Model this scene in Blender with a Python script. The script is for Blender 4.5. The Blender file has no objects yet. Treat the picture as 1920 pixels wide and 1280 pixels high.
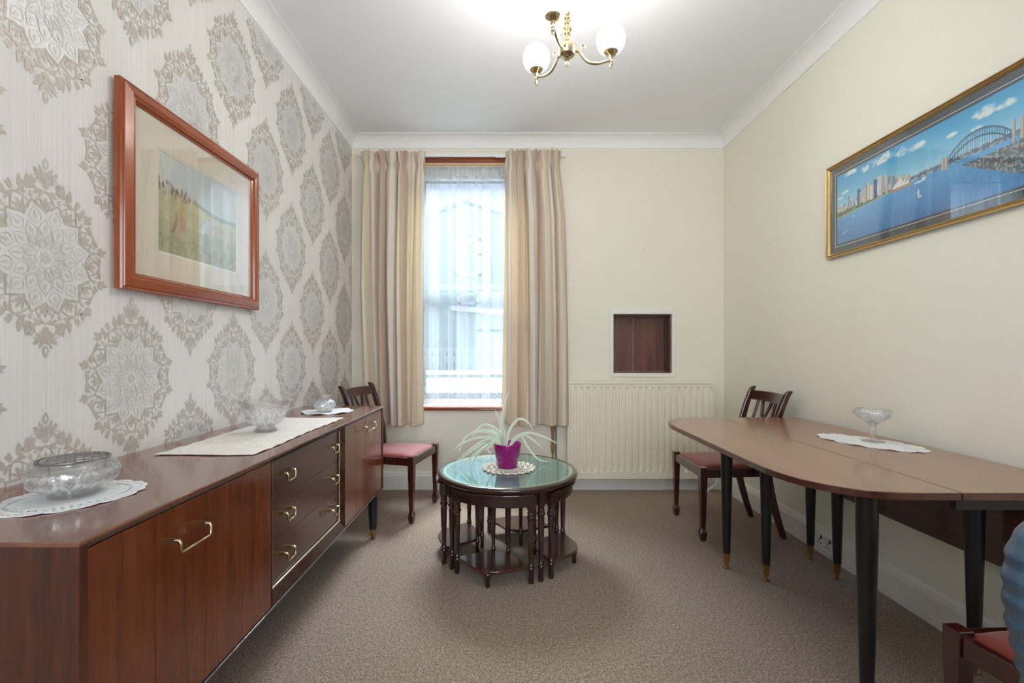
import bpy, math, random
import numpy as np
from mathutils import Vector, Matrix, noise as mnoise

# ------------------------------------------------------------------ camera, world, lights, exposure
scene = bpy.context.scene
COL = scene.collection
R = math.radians
CAM_Z = 1.2
FPX, CX, CY = 853.33, 951.0, 657.0          # focal length and vanishing point, pixels of a 1920x1280 frame

cam_data = bpy.data.cameras.new('camera')
cam_data.sensor_width = 36.0
cam_data.lens = FPX / 1920 * 36.0
cam_data.shift_x = (960 - CX) / 1920
cam_data.shift_y = (CY - 640) / 1920
cam_data.clip_start = 0.02
cam = bpy.data.objects.new('camera', cam_data)
cam.location = (0, 0, CAM_Z)
cam.rotation_euler = (R(90), 0, 0)
COL.objects.link(cam)
scene.camera = cam

scene.view_settings.view_transform = 'Standard'
scene.view_settings.look = 'None'
scene.view_settings.gamma = 1.0
scene.view_settings.use_curve_mapping = False
scene.view_settings.exposure = 0.92
scene.cycles.sample_clamp_indirect = 8.0
scene.cycles.max_bounces = 14
scene.cycles.diffuse_bounces = 6
scene.cycles.glossy_bounces = 6
scene.cycles.transmission_bounces = 12
scene.cycles.transparent_max_bounces = 24
scene.cycles.caustics_reflective = False
scene.cycles.caustics_refractive = False

world = bpy.data.worlds.new('sky')
scene.world = world
world.use_nodes = True
wn, wl = world.node_tree.nodes, world.node_tree.links
wn.clear()
wo = wn.new('ShaderNodeOutputWorld')
bg = wn.new('ShaderNodeBackground')
tc = wn.new('ShaderNodeTexCoord')
sx = wn.new('ShaderNodeSeparateXYZ')
rp = wn.new('ShaderNodeValToRGB')
rp.color_ramp.elements[0].position = 0.0
rp.color_ramp.elements[0].color = (0.90, 0.95, 1.0, 1)
rp.color_ramp.elements[1].position = 0.55
rp.color_ramp.elements[1].color = (0.50, 0.60, 1.0, 1)
wl.new(tc.outputs['Generated'], sx.inputs[0])
wl.new(sx.outputs['Z'], rp.inputs[0])
wl.new(rp.outputs[0], bg.inputs[0])
bg.inputs[1].default_value = 0.62
wl.new(bg.outputs[0], wo.inputs[0])

def area_light(name, loc, target, sx_, sy_, watts, color):
    d = bpy.data.lights.new(name, 'AREA')
    d.shape = 'RECTANGLE'
    d.size, d.size_y, d.energy, d.color = sx_, sy_, watts, color
    o = bpy.data.objects.new(name, d)
    o.location = loc
    o.rotation_euler = (Vector(target) - Vector(loc)).to_track_quat('-Z', 'Y').to_euler()
    COL.objects.link(o)
    return o

# open sky above the back window; fill lamp added outside the made-up front window
area_light('sky_over_yard', (-0.6, 6.0, 4.9), (-0.35, 3.6, 1.2), 3.4, 2.0, 1400, (0.84, 0.92, 1.0))
area_light('added_front_fill', (0.2, -2.6, 2.0), (0.25, 0.0, 1.5), 3.0, 2.6, 110, (0.90, 0.95, 1.0))

# ------------------------------------------------------------------ helpers
D = 3.943            # back wall
XL, XR = -1.345, 1.876
ZC = 3.045           # ceiling
YF = -1.3            # wall behind the camera

def px(x, y, Y):
    """the point at depth Y seen at photo pixel (x, y)"""
    return Vector(((x - CX) / FPX * Y, Y, CAM_Z - (y - CY) / FPX * Y))

ORIG = {}

def link(o):
    COL.objects.link(o)
    return o

def tag(o, label=None, cat=None, group=None, kind=None):
    if label: o['label'] = label
    if cat: o['category'] = cat
    if group: o['group'] = group
    if kind: o['kind'] = kind
    return o

def thing(name, label, cat, loc=(0, 0, 0), rz=0.0, group=None, local=False):
    """an Empty at the thing's base; local=True: its parts are given in its own coordinates"""
    o = bpy.data.objects.new(name, None)
    o.empty_display_size = 0.1
    o.location = loc
    o.rotation_euler = (0, 0, rz)
    link(o)
    ORIG[o.name] = Vector((0, 0, 0)) if local else Vector(loc)
    return tag(o, label, cat, group)

class MB:
    def __init__(self):
        self.v, self.f, self.m, self.uv = [], [], [], None
    def add(self, vs, fs, mi=0):
        n = len(self.v)
        self.v += [Vector(p) for p in vs]
        for f in fs:
            self.f.append([i + n for i in f])
            self.m.append(mi)
        return self
    def box(self, x0, x1, y0, y1, z0, z1, mi=0):
        vs = [(x, y, z) for z in (z0, z1) for y in (y0, y1) for x in (x0, x1)]
        return self.add(vs, [(0, 2, 3, 1), (4, 5, 7, 6), (0, 1, 5, 4), (2, 6, 7, 3), (0, 4, 6, 2), (1, 3, 7, 5)], mi)
    def hexa(self, p, mi=0):
        """eight corners, bottom ring then top ring"""
        return self.add(p, [(3, 2, 1, 0), (4, 5, 6, 7), (0, 1, 5, 4), (1, 2, 6, 5), (2, 3, 7, 6), (3, 0, 4, 7)], mi)
    def loft(self, rings, cap=True, mi=0, closed=True):
        n = len(rings[0]); vs = [p for r in rings for p in r]; fs = []
        for i in range(len(rings) - 1):
            for j in range(n if closed else n - 1):
                a, b = i * n + j, i * n + (j + 1) % n
                fs.append((a, b, b + n, a + n))
        if cap and closed:
            fs.append(tuple(reversed(range(n))))
            fs.append(tuple(range((len(rings) - 1) * n, len(rings) * n)))
        return self.add(vs, fs, mi)
    def lathe(self, prof, c=(0, 0, 0), seg=32, mod=None, mi=0, axis=None, closed=False):
        """prof: list of (r, z); mod(theta, k, r, z) -> (r, z)"""
        vs, fs = [], []
        M = Vector((0, 0, 1)).rotation_difference(Vector(axis).normalized()).to_matrix() if axis else None
        for k, (r, z) in enumerate(prof):
            for j in range(seg):
                t = 2 * math.pi * j / seg
                rr, zz = mod(t, k, r, z) if mod else (r, z)
                p = Vector((rr * math.cos(t), rr * math.sin(t), zz))
                if M: p = M @ p
                vs.append(p + Vector(c))
        np_ = len(prof)
        for k in range(np_ if closed else np_ - 1):
            for j in range(seg):
                a, b = k * seg + j, k * seg + (j + 1) % seg
                k2 = ((k + 1) % np_) * seg
                fs.append((a, b, k2 + (j + 1) % seg, k2 + j))
        if not closed:
            if prof[0][0] > 1e-5: fs.append(tuple(reversed(range(seg))))
            if prof[-1][0] > 1e-5: fs.append(tuple(range((np_ - 1) * seg, np_ * seg)))
        return self.add(vs, fs, mi)
    def tube(self, pts, r, seg=10, mi=0, closed=False):
        pts = [Vector(p) for p in pts]
        rad = r if isinstance(r, (list, tuple)) else [r] * len(pts)
        rings = []; n = len(pts); up = None
        for i, p in enumerate(pts):
            a = pts[(i - 1) % n] if (i > 0 or closed) else p
            b = pts[(i + 1) % n] if (i < n - 1 or closed) else p
            d = (b - a).normalized()
            if up is None:
                up = Vector((0, 0, 1)) if abs(d.z) < 0.9 else Vector((1, 0, 0))
            s = d.cross(up)
            if s.length < 1e-6: s = d.cross(Vector((0.3, 0.9, 0.1)))
            s.normalize(); up = s.cross(d).normalized()
            rings.append([p + (s * math.cos(2 * math.pi * j / seg) + up * math.sin(2 * math.pi * j / seg)) * rad[i] for j in range(seg)])
        if closed:
            rings.append(rings[0])
            return self.loft(rings, cap=False, mi=mi)
        return self.loft(rings, mi=mi)
    def prism(self, poly, z0, z1, mi=0):
        n = len(poly)
        vs = [(p[0], p[1], z0) for p in poly] + [(p[0], p[1], z1) for p in poly]
        fs = [tuple(reversed(range(n))), tuple(range(n, 2 * n))]
        fs += [(i, (i + 1) % n, n + (i + 1) % n, n + i) for i in range(n)]
        return self.add(vs, fs, mi)
    def grid(self, fn, nu, nv, mi=0):
        vs = [fn(i / (nu - 1), j / (nv - 1)) for j in range(nv) for i in range(nu)]
        fs = [(j * nu + i, j * nu + i + 1, (j + 1) * nu + i + 1, (j + 1) * nu + i) for j in range(nv - 1) for i in range(nu - 1)]
        return self.add(vs, fs, mi)
    def build(self, name, mat, parent=None, smooth=False, bevel=0.0, seg=2, uvfn=None, auto=None):
        me = bpy.data.meshes.new(name)
        o0 = ORIG[parent.name] if parent is not None else Vector((0, 0, 0))
        me.from_pydata([tuple(p - o0) for p in self.v], [], self.f)
        for m in (mat if isinstance(mat, (list, tuple)) else [mat]):
            me.materials.append(m)
        me.polygons.foreach_set('material_index', self.m)
        if uvfn:
            uv = me.uv_layers.new(name='UVMap')
            for lp in me.loops:
                uv.data[lp.index].uv = uvfn(lp.vertex_index)
        me.validate(); me.update()
        if smooth:
            me.polygons.foreach_set('use_smooth', [True] * len(me.polygons))
            if auto: me.set_sharp_from_angle(angle=R(auto))
        o = bpy.data.objects.new(name, me)
        link(o)
        if parent is not None:
            o.parent = parent
            ORIG[o.name] = o0
        else:
            ORIG[o.name] = Vector((0, 0, 0))
        if bevel > 0:
            b = o.modifiers.new('bevel', 'BEVEL')
            b.width, b.segments, b.limit_method, b.angle_limit = bevel, seg, 'ANGLE', R(40)
            b.harden_normals = False
        return o

def recenter(o, base):
    """move a top-level mesh's origin to its base point"""
    base = Vector(base)
    o.data.transform(Matrix.Translation(-base))
    o.location = base
    return o

def bez(pts, n=24):
    """Catmull-Rom through the points"""
    pts = [Vector(p) for p in pts]
    P = [pts[0] * 2 - pts[1]] + pts + [pts[-1] * 2 - pts[-2]]
    out = []; segs = len(pts) - 1
    for i in range(n):
        t = i / (n - 1) * segs
        k = min(int(t), segs - 1); u = t - k
        a, b, c, d = P[k], P[k + 1], P[k + 2], P[k + 3]
        out.append(0.5 * ((2 * b) + (c - a) * u + (2 * a - 5 * b + 4 * c - d) * u * u + (3 * b - a - 3 * c + d) * u ** 3))
    return out

# ------------------------------------------------------------------ materials
def srgb(r, g, b):
    f = lambda c: (c / 255 / 12.92) if c / 255 <= 0.04045 else ((c / 255 + 0.055) / 1.055) ** 2.4
    return (f(r), f(g), f(b), 1.0)

class NT:
    def __init__(self, name):
        self.mat = bpy.data.materials.new(name)
        self.mat.use_nodes = True
        self.t = self.mat.node_tree
        self.t.nodes.clear()
        self.out = self.t.nodes.new('ShaderNodeOutputMaterial')
    def n(self, typ, props=None, **ins):
        nd = self.t.nodes.new(typ)
        for k, v in (props or {}).items(): setattr(nd, k, v)
        for k, v in ins.items():
            key = int(k[1:]) if k[0] == 'i' and k[1:].isdigit() else k.replace('_', ' ')
            self.set(nd.inputs[key], v)
        return nd
    def set(self, sock, v):
        if isinstance(v, bpy.types.NodeSocket): self.t.links.new(v, sock)
        else: sock.default_value = v
    def math(self, op, a, b=0.0, c=None, clamp=False):
        nd = self.t.nodes.new('ShaderNodeMath'); nd.operation = op; nd.use_clamp = clamp
        self.set(nd.inputs[0], a); self.set(nd.inputs[1], b)
        if c is not None: self.set(nd.inputs[2], c)
        return nd.outputs[0]
    def ramp(self, fac, stops, interp='LINEAR'):
        nd = self.t.nodes.new('ShaderNodeValToRGB'); cr = nd.color_ramp; cr.interpolation = interp
        while len(cr.elements) > len(stops): cr.elements.remove(cr.elements[-1])
        while len(cr.elements) < len(stops): cr.elements.new(1.0)
        for e, (p, c) in zip(cr.elements, stops): e.position = p; e.color = c
        self.set(nd.inputs[0], fac)
        return nd.outputs[0]
    def mixc(self, fac, a, b, mode='MIX'):
        nd = self.t.nodes.new('ShaderNodeMix'); nd.data_type = 'RGBA'; nd.blend_type = mode
        self.set(nd.inputs[0], fac); self.set(nd.inputs[6], a); self.set(nd.inputs[7], b)
        return nd.outputs[2]
    def coords(self, scale=(1, 1, 1), kind='Object'):
        c = self.n('ShaderNodeTexCoord')
        m = self.n('ShaderNodeMapping'); self.t.links.new(c.outputs[kind], m.inputs[0])
        m.inputs['Scale'].default_value = scale
        return m.outputs[0]
    def noise(self, vec, scale, detail=3.0, rough=0.5, dist=0.0):
        nd = self.n('ShaderNodeTexNoise', Vector=vec, Scale=scale, Detail=detail, Roughness=rough, Distortion=dist)
        return nd.outputs[0]
    def bump(self, h, strength, dist=0.01):
        return self.n('ShaderNodeBump', Height=h, Strength=strength, Distance=dist).outputs[0]
    def principled(self, color, rough, metal=0.0, normal=None, coat=0.0, spec=0.5, **kw):
        p = self.n('ShaderNodeBsdfPrincipled')
        self.set(p.inputs['Base Color'], color); self.set(p.inputs['Roughness'], rough)
        self.set(p.inputs['Metallic'], metal); self.set(p.inputs['Specular IOR Level'], spec)
        if coat: p.inputs['Coat Weight'].default_value = coat; p.inputs['Coat Roughness'].default_value = kw.pop('coat_rough', 0.08)
        for k, v in kw.items(): self.set(p.inputs[k.replace('_', ' ')], v)
        if normal is not None: self.t.links.new(normal, p.inputs['Normal'])
        return p
    def finish(self, shader):
        self.t.links.new(shader.outputs[0] if hasattr(shader, 'outputs') else shader, self.out.inputs[0])
        return self.mat

def plain(name, color, rough=0.5, metal=0.0, vary=0.06, nscale=30.0, bump=0.0, bscale=80.0, coat=0.0, spec=0.5, **kw):
    m = NT(name); co = m.coords()
    nz = m.noise(co, nscale, 4.0)
    c0 = tuple(max(0, c * (1 - vary)) for c in color[:3]) + (1,)
    c1 = tuple(min(1, c * (1 + vary)) for c in color[:3]) + (1,)
    col = m.ramp(nz, [(0.3, c0), (0.7, c1)])
    nor = m.bump(m.noise(co, bscale, 5.0), bump, 0.004) if bump else None
    return m.finish(m.principled(col, rough, metal, nor, coat, spec, **kw))

def wood(name, dark, mid, light, axis='Z', rough=0.3, coat=0.35, scale=1.0, contrast=1.0, coat_rough=0.1):
    m = NT(name)
    st = {'X': (1.0, 14, 14), 'Y': (14, 1.0, 14), 'Z': (14, 14, 1.0)}[axis]
    co = m.coords(tuple(s * scale for s in st))
    big = m.noise(co, 1.1, 3.0, 0.5, 0.6)
    fine = m.noise(co, 7.0, 5.0, 0.6, 0.3)
    pores = m.noise(m.coords(tuple(s * scale * (9 if s > 2 else 4) for s in st)), 2.0, 2.0)
    f = m.math('ADD', m.math('MULTIPLY', big, 0.6), m.math('MULTIPLY', fine, 0.4))
    w = 0.22 / contrast
    col = m.ramp(f, [(max(0, 0.5 - w), dark), (0.5, mid), (min(1, 0.5 + w), light)])
    col = m.mixc(m.math('MULTIPLY', m.math('LESS_THAN', pores, 0.36), 0.35), col, dark)
    nor = m.bump(fine, 0.03, 0.002)
    return m.finish(m.principled(col, rough, 0, nor, coat, 0.5, coat_rough=coat_rough))

M = {}
# plaster, paint
def emulsion(name, color, bump=0.25, bs=55.0, rough=0.75):
    m = NT(name); co = m.coords()
    n1 = m.noise(co, bs, 4.0, 0.6); n2 = m.noise(co, bs * 3.1, 2.0)
    h = m.math('ADD', n1, m.math('MULTIPLY', n2, 0.4))
    cl = m.mixc(m.math('MULTIPLY', m.noise(co, 1.3, 3.0), 0.25), color, tuple(c * 0.93 for c in color[:3]) + (1,))
    return m.finish(m.principled(cl, rough, 0, m.bump(h, bump, 0.006), 0, 0.3))
M['cream_wall'] = emulsion('cream_emulsion', srgb(238, 235, 221))
M['back_wall'] = emulsion('cream_emulsion_back', srgb(237, 231, 217))
M['ceiling'] = emulsion('white_ceiling', srgb(240, 242, 245), 0.12, 40)
M['cove'] = emulsion('white_coving', srgb(243, 243, 242), 0.05, 20)
M['gloss_white'] = plain('white_gloss', srgb(232, 230, 224), 0.28, vary=0.02, coat=0.2)
M['radiator'] = plain('radiator_enamel', srgb(240, 232, 214), 0.3, vary=0.02, coat=0.2)
M['upvc'] = plain('white_upvc', srgb(240, 243, 246), 0.3, vary=0.01)
M['plastic'] = plain('white_plastic', srgb(238, 238, 240), 0.35, vary=0.01)
M['dark_hole'] = plain('black_plastic', srgb(20, 20, 22), 0.6, vary=0.1)

# carpet
m = NT('taupe_carpet'); co = m.coords()
sp = m.noise(co, 190.0, 2.0, 0.7); sp2 = m.noise(co, 75.0, 3.0, 0.6); bl = m.noise(co, 2.2, 4.0)
f = m.math('ADD', m.math('MULTIPLY', sp, 0.7), m.math('MULTIPLY', sp2, 0.3))
col = m.ramp(f, [(0.36, srgb(82, 64, 51)), (0.5, srgb(147, 124, 104)), (0.64, srgb(206, 187, 166))])
col = m.mixc(m.math('MULTIPLY', bl, 0.22), col, srgb(118, 97, 82))
M['carpet'] = m.finish(m.principled(col, 0.95, 0, m.bump(f, 0.9, 0.01), 0, 0.1, Sheen_Weight=0.25))

# wallpaper: ground with fine vertical silk lines, printed leaves, pearl centres
m = NT('wallpaper_ground'); co = m.coords((1, 160, 2.0))
st = m.noise(co, 1.0, 3.0, 0.6); bl = m.noise(m.coords((1, 3, 0.6)), 1.5, 2.0)
col = m.ramp(m.math('ADD', m.math('MULTIPLY', st, 0.7), m.math('MULTIPLY', bl, 0.3)), [(0.35, srgb(225, 220, 215)), (0.65, srgb(236, 232, 228))])
M['paper'] = m.finish(m.principled(col, 0.5, 0.0, m.bump(st, 0.05, 0.002), 0, 0.4))
m = NT('wallpaper_leaf_print'); co = m.coords((1, 160, 2.0))
st = m.noise(co, 1.0, 3.0, 0.6)
col = m.ramp(st, [(0.35, srgb(194, 184, 174)), (0.65, srgb(206, 197, 187))])
M['paper_leaf'] = m.finish(m.principled(col, 0.38, 0.15, None, 0, 0.5))
m = NT('wallpaper_pearl_print'); co = m.coords((1, 160, 2.0))
st = m.noise(co, 1.0, 3.0, 0.6)
col = m.ramp(st, [(0.35, srgb(225, 222, 218)), (0.65, srgb(235, 233, 230))])
M['paper_pearl'] = m.finish(m.principled(col, 0.48, 0.25, None, 0, 0.5))
m = NT('wallpaper_fine_lines')
M['paper_line'] = m.finish(m.principled(srgb(206, 205, 199), 0.4, 0.25))

# woods
M['tola_z'] = wood('tola_upright', srgb(76, 32, 12), srgb(104, 47, 18), srgb(122, 60, 25), 'Z', 0.24, 0.5, scale=1.6)
M['tola_top'] = wood('tola_top', srgb(88, 48, 30), srgb(116, 68, 44), srgb(134, 84, 57), 'Y', 0.20, 0.6, coat_rough=0.07)
M['tola_drawer'] = wood('dark_tola_drawer', srgb(56, 30, 20), srgb(76, 43, 29), srgb(90, 54, 38), 'Y', 0.28, 0.5, scale=0.8)
M['tola_end'] = wood('tola_end_panel', srgb(42, 18, 8), srgb(74, 34, 15), srgb(98, 49, 24), 'Z', 0.34, 0.15, scale=1.3, contrast=1.3)
M['tola_dark'] = wood('dark_tola_edge', srgb(48, 28, 22), srgb(66, 40, 32), srgb(84, 54, 44), 'Y', 0.22, 0.5)
M['table_wood'] = wood('satin_tola_table', srgb(124, 84, 58), srgb(148, 103, 74), srgb(163, 118, 87), 'Y', 0.26, 0.5, scale=1.2, coat_rough=0.12)
M['table_edge'] = wood('table_edge_wood', srgb(62, 32, 22), srgb(84, 46, 32), srgb(100, 58, 42), 'Y', 0.3, 0.4)
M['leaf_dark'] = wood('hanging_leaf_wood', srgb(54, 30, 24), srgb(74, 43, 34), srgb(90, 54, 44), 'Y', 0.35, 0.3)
M['mahogany'] = wood('mahogany_chair', srgb(40, 14, 12), srgb(62, 23, 19), srgb(80, 34, 27), 'Z', 0.22, 0.6)
M['mahogany_y'] = wood('mahogany_rail', srgb(40, 14, 12), srgb(62, 23, 19), srgb(80, 34, 27), 'Y', 0.22, 0.6)
M['nest'] = wood('dark_mahogany_nest', srgb(28, 15, 11), srgb(48, 26, 19), srgb(66, 37, 28), 'Z', 0.22, 0.6)
M['nest_shelf'] = wood('nest_shelf_wood', srgb(52, 29, 21), srgb(70, 41, 31), srgb(86, 53, 41), 'Y', 0.22, 0.55)
M['pine'] = wood('orange_pine_frame', srgb(126, 56, 18), srgb(154, 72, 26), srgb(174, 90, 38), 'Z', 0.25, 0.35)
M['pine_y'] = wood('orange_pine_rail', srgb(126, 56, 18), srgb(154, 72, 26), srgb(174, 90, 38), 'Y', 0.25, 0.35)
M['varnish'] = wood('varnished_window_wood', srgb(104, 46, 24), srgb(140, 70, 38), srgb(170, 94, 54), 'X', 0.25, 0.6)
M['hatch_wood'] = wood('hatch_oak', srgb(58, 31, 23), srgb(104, 62, 46), srgb(122, 76, 56), 'Z', 0.4, 0.2, scale=1.4, contrast=1.2)
M['black_lacquer'] = plain('black_lacquer', srgb(22, 22, 25), 0.32, vary=0.1)
M['brass'] = plain('polished_brass', srgb(205, 168, 104), 0.22, 1.0, vary=0.08)
M['gilt'] = plain('gilt_frame', srgb(216, 188, 134), 0.3, 1.0, vary=0.08)
M['pale_brass'] = plain('pale_brass', srgb(196, 180, 142), 0.24, 1.0, vary=0.06)
M['steel'] = plain('grey_wire', srgb(150, 148, 146), 0.3, 1.0, vary=0.05)
M['silver_bead'] = plain('silvered_bead', srgb(226, 214, 186), 0.16, 1.0, vary=0.04)

# cloth, leather
def cloth(name, color, scale=500.0, bump=0.3, rough=0.9, sheen=0.3, vary=0.08):
    m = NT(name); co = m.coords()
    n1 = m.noise(co, scale, 2.0, 0.6); n2 = m.noise(co, 9.0, 3.0)
    c0 = tuple(c * (1 - vary) for c in color[:3]) + (1,); c1 = tuple(min(1, c * (1 + vary)) for c in color[:3]) + (1,)
    col = m.ramp(m.math('ADD', m.math('MULTIPLY', n1, 0.4), m.math('MULTIPLY', n2, 0.6)), [(0.35, c0), (0.65, c1)])
    return m.finish(m.principled(col, rough, 0, m.bump(n1, bump, 0.003), 0, 0.25, Sheen_Weight=sheen))
M['red_seat'] = cloth('dusky_red_seat', srgb(138, 54, 48), 600, 0.2, 0.6, 0.5)
M['white_lace'] = cloth('white_cotton', srgb(240, 239, 236), 700, 0.4, 0.9, 0.1, 0.02)
M['runner'] = None
m = NT('cream_damask_runner'); co = m.coords()
n1 = m.noise(co, 26.0, 3.0, 0.5, 1.2); n2 = m.noise(co, 500.0, 2.0)
col = m.ramp(n1, [(0.42, srgb(238, 232, 222)), (0.5, srgb(228, 220, 208)), (0.6, srgb(240, 236, 228))])
M['runner'] = m.finish(m.principled(col, 0.75, 0, m.bump(m.math('ADD', n1, m.math('MULTIPLY', n2, 0.3)), 0.25, 0.004), 0, 0.3))
M['crochet'] = cloth('cream_crochet_cotton', srgb(226, 214, 200), 400, 0.5, 0.95, 0.1, 0.06)
M['blue_leather'] = plain('blue_leather', srgb(62, 86, 106), 0.32, vary=0.15, nscale=9, bump=0.35, bscale=160, coat=0.3)
M['grey_piping'] = plain('grey_piping', srgb(120, 112, 112), 0.5, vary=0.05)
M['desk_black'] = plain('black_chair_base', srgb(26, 26, 28), 0.4, vary=0.1)
M['pot'] = plain('magenta_glazed_pot', srgb(150, 14, 112), 0.16, vary=0.03, coat=0.5)
M['soil'] = plain('potting_soil', srgb(58, 42, 32), 0.95, vary=0.3, nscale=120, bump=1.0, bscale=150)

def doily_mat(name, color, bands):
    """u = angle in turns, v = fraction of the radius; bands: (v0, v1, count, threshold) rows of worked holes"""
    m = NT(name)
    uv = m.n('ShaderNodeTexCoord').outputs['UV']; s = m.n('ShaderNodeSeparateXYZ', i0=uv)
    u, v = s.outputs[0], s.outputs[1]
    hole = None
    for (v0, v1, cnt, th) in bands:
        w = m.math('SINE', m.math('MULTIPLY', u, 2 * math.pi * cnt))
        b = m.math('MULTIPLY', m.math('GREATER_THAN', v, v0), m.math('LESS_THAN', v, v1))
        h = m.math('MULTIPLY', m.math('GREATER_THAN', w, th), b)
        hole = h if hole is None else m.math('MAXIMUM', hole, h)
    co = m.coords(); n1 = m.noise(co, 240.0, 3.0)
    p = m.principled(color, 0.9, 0, m.bump(n1, 0.5, 0.004), 0, 0.2)
    tr = m.n('ShaderNodeBsdfTransparent')
    mx = m.n('ShaderNodeMixShader', i0=hole, i1=p.outputs[0], i2=tr.outputs[0])
    return m.finish(mx)
M['doily'] = doily_mat('white_cutwork_cotton', srgb(240, 240, 240), [(0.74, 0.79, 46, 0.35), (0.90, 0.93, 60, 0.5)])
M['doily_lace'] = doily_mat('white_lace_cotton', srgb(243, 243, 244), [(0.62, 0.68, 26, 0.5), (0.8, 0.84, 40, 0.4), (0.9, 0.93, 54, 0.5)])

# glass
def pane(name, tint=(1, 1, 1, 1), ior=1.5, rough=0.0):
    m = NT(name)
    bf = m.n('ShaderNodeNewGeometry').outputs['Backfacing']
    io = m.math('ADD', m.math('MULTIPLY', bf, 1.0 / ior - ior), ior)      # same reflectance on both faces of the sheet
    fr = m.n('ShaderNodeFresnel', IOR=io)
    t = m.n('ShaderNodeBsdfTransparent', Color=tint); g = m.n('ShaderNodeBsdfGlossy', Color=(1, 1, 1, 1), Roughness=rough)
    return m.finish(m.n('ShaderNodeMixShader', i0=fr.outputs[0], i1=t.outputs[0], i2=g.outputs[0]))
M['pane'] = pane('window_glass', (0.97, 0.99, 1, 1))
M['picture_glass'] = pane('picture_glass', (0.99, 1, 1, 1), 1.7)
M['table_glass'] = pane('table_glass', (0.86, 0.96, 0.94, 1), 1.75)
def crystal(name, k, q, z0, z1, w=0.16):
    """clear glass with a lattice of frosted cuts round the body between heights z0 and z1 (object space)"""
    m = NT(name)
    gl = m.n('ShaderNodeBsdfGlass', Color=(1, 1, 1, 1), Roughness=0.0, IOR=1.45)
    bf = m.n('ShaderNodeNewGeometry').outputs['Backfacing']
    fr = m.n('ShaderNodeFresnel', IOR=m.math('ADD', m.math('MULTIPLY', bf, 1 / 1.6 - 1.6), 1.6))
    tr = m.n('ShaderNodeBsdfTransparent', Color=(0.99, 0.995, 1, 1)); gs = m.n('ShaderNodeBsdfGlossy', Color=(1, 1, 1, 1), Roughness=0.02)
    th = m.n('ShaderNodeMixShader', i0=fr.outputs[0], i1=tr.outputs[0], i2=gs.outputs[0])
    clear = m.n('ShaderNodeMixShader', i0=0.68, i1=gl.outputs[0], i2=th.outputs[0])
    s = m.n('ShaderNodeSeparateXYZ', i0=m.n('ShaderNodeTexCoord').outputs['Object'])
    t = m.math('MULTIPLY', m.math('ARCTAN2', s.outputs[1], s.outputs[0]), k / (2 * math.pi))
    zz = m.math('MULTIPLY', s.outputs[2], q)
    def ln(v): return m.math('LESS_THAN', m.math('ABSOLUTE', m.math('SUBTRACT', m.math('FRACT', v), 0.5)), w)
    cuts = m.math('ABSOLUTE', m.math('SUBTRACT', ln(m.math('ADD', t, zz)), ln(m.math('SUBTRACT', t, zz))))
    fine = m.math('MAXIMUM', ln(m.math('MULTIPLY', m.math('ADD', t, zz), 4.0)), ln(m.math('MULTIPLY', m.math('SUBTRACT', t, zz), 4.0)))
    cuts = m.math('MAXIMUM', m.math('MULTIPLY', cuts, 0.55), m.math('MULTIPLY', fine, 0.28))
    cuts = m.math('MULTIPLY', cuts, m.math('MULTIPLY', m.math('GREATER_THAN', s.outputs[2], z0), m.math('LESS_THAN', s.outputs[2], z1)))
    df = m.n('ShaderNodeBsdfDiffuse', Color=(0.95, 0.96, 0.97, 1)); g2 = m.n('ShaderNodeBsdfGlossy', Color=(1, 1, 1, 1), Roughness=0.22)
    tl = m.n('ShaderNodeBsdfTranslucent', Color=(0.95, 0.96, 0.97, 1))
    fro = m.n('ShaderNodeMixShader', i0=0.35, i1=m.n('ShaderNodeMixShader', i0=0.4, i1=df.outputs[0], i2=tl.outputs[0]).outputs[0], i2=g2.outputs[0])
    M[name] = m.finish(m.n('ShaderNodeMixShader', i0=cuts, i1=clear.outputs[0], i2=fro.outputs[0]))
crystal('crystal_bowl_glass', 12, 16, 0.024, 0.102)
crystal('rose_bowl_glass', 14, 22, 0.014, 0.066)
crystal('vase_glass', 10, 20, 0.008, 0.064)
crystal('dish_glass', 12, 22, 0.096, 0.142)

# green tooled leather under the table glass
m = NT('green_leather'); co = m.coords()
n1 = m.noise(co, 180.0, 4.0)
col = m.ramp(m.noise(co, 6, 3), [(0.3, srgb(84, 116, 112)), (0.7, srgb(98, 130, 124))])
M['green_leather'] = m.finish(m.principled(col, 0.4, 0, m.bump(n1, 0.3, 0.003)))

# lit opal globes
m = NT('lit_opal_glass')
M['globe'] = m.finish(m.n('ShaderNodeEmission', Color=(1.0, 0.965, 0.92, 1), Strength=32.0))

def vcol(name, rough=0.5):
    m = NT(name)
    a = m.n('ShaderNodeVertexColor', {'layer_name': 'print'})
    return m.finish(m.principled(a.outputs[0], rough, 0, None, 0, 0.3))
M['print'] = vcol('printed_paper', 0.55)

# ------------------------------------------------------------------ room shell
def structure(o): o['kind'] = 'structure'; return o

WX0, WX1, WZ0, WZ1 = -0.83, 0.13, 0.70, 2.835       # back window opening
HX0, HX1, HZ0, HZ1 = 0.915, 1.428, 1.001, 1.519     # serving hatch opening
T = 0.28

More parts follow.
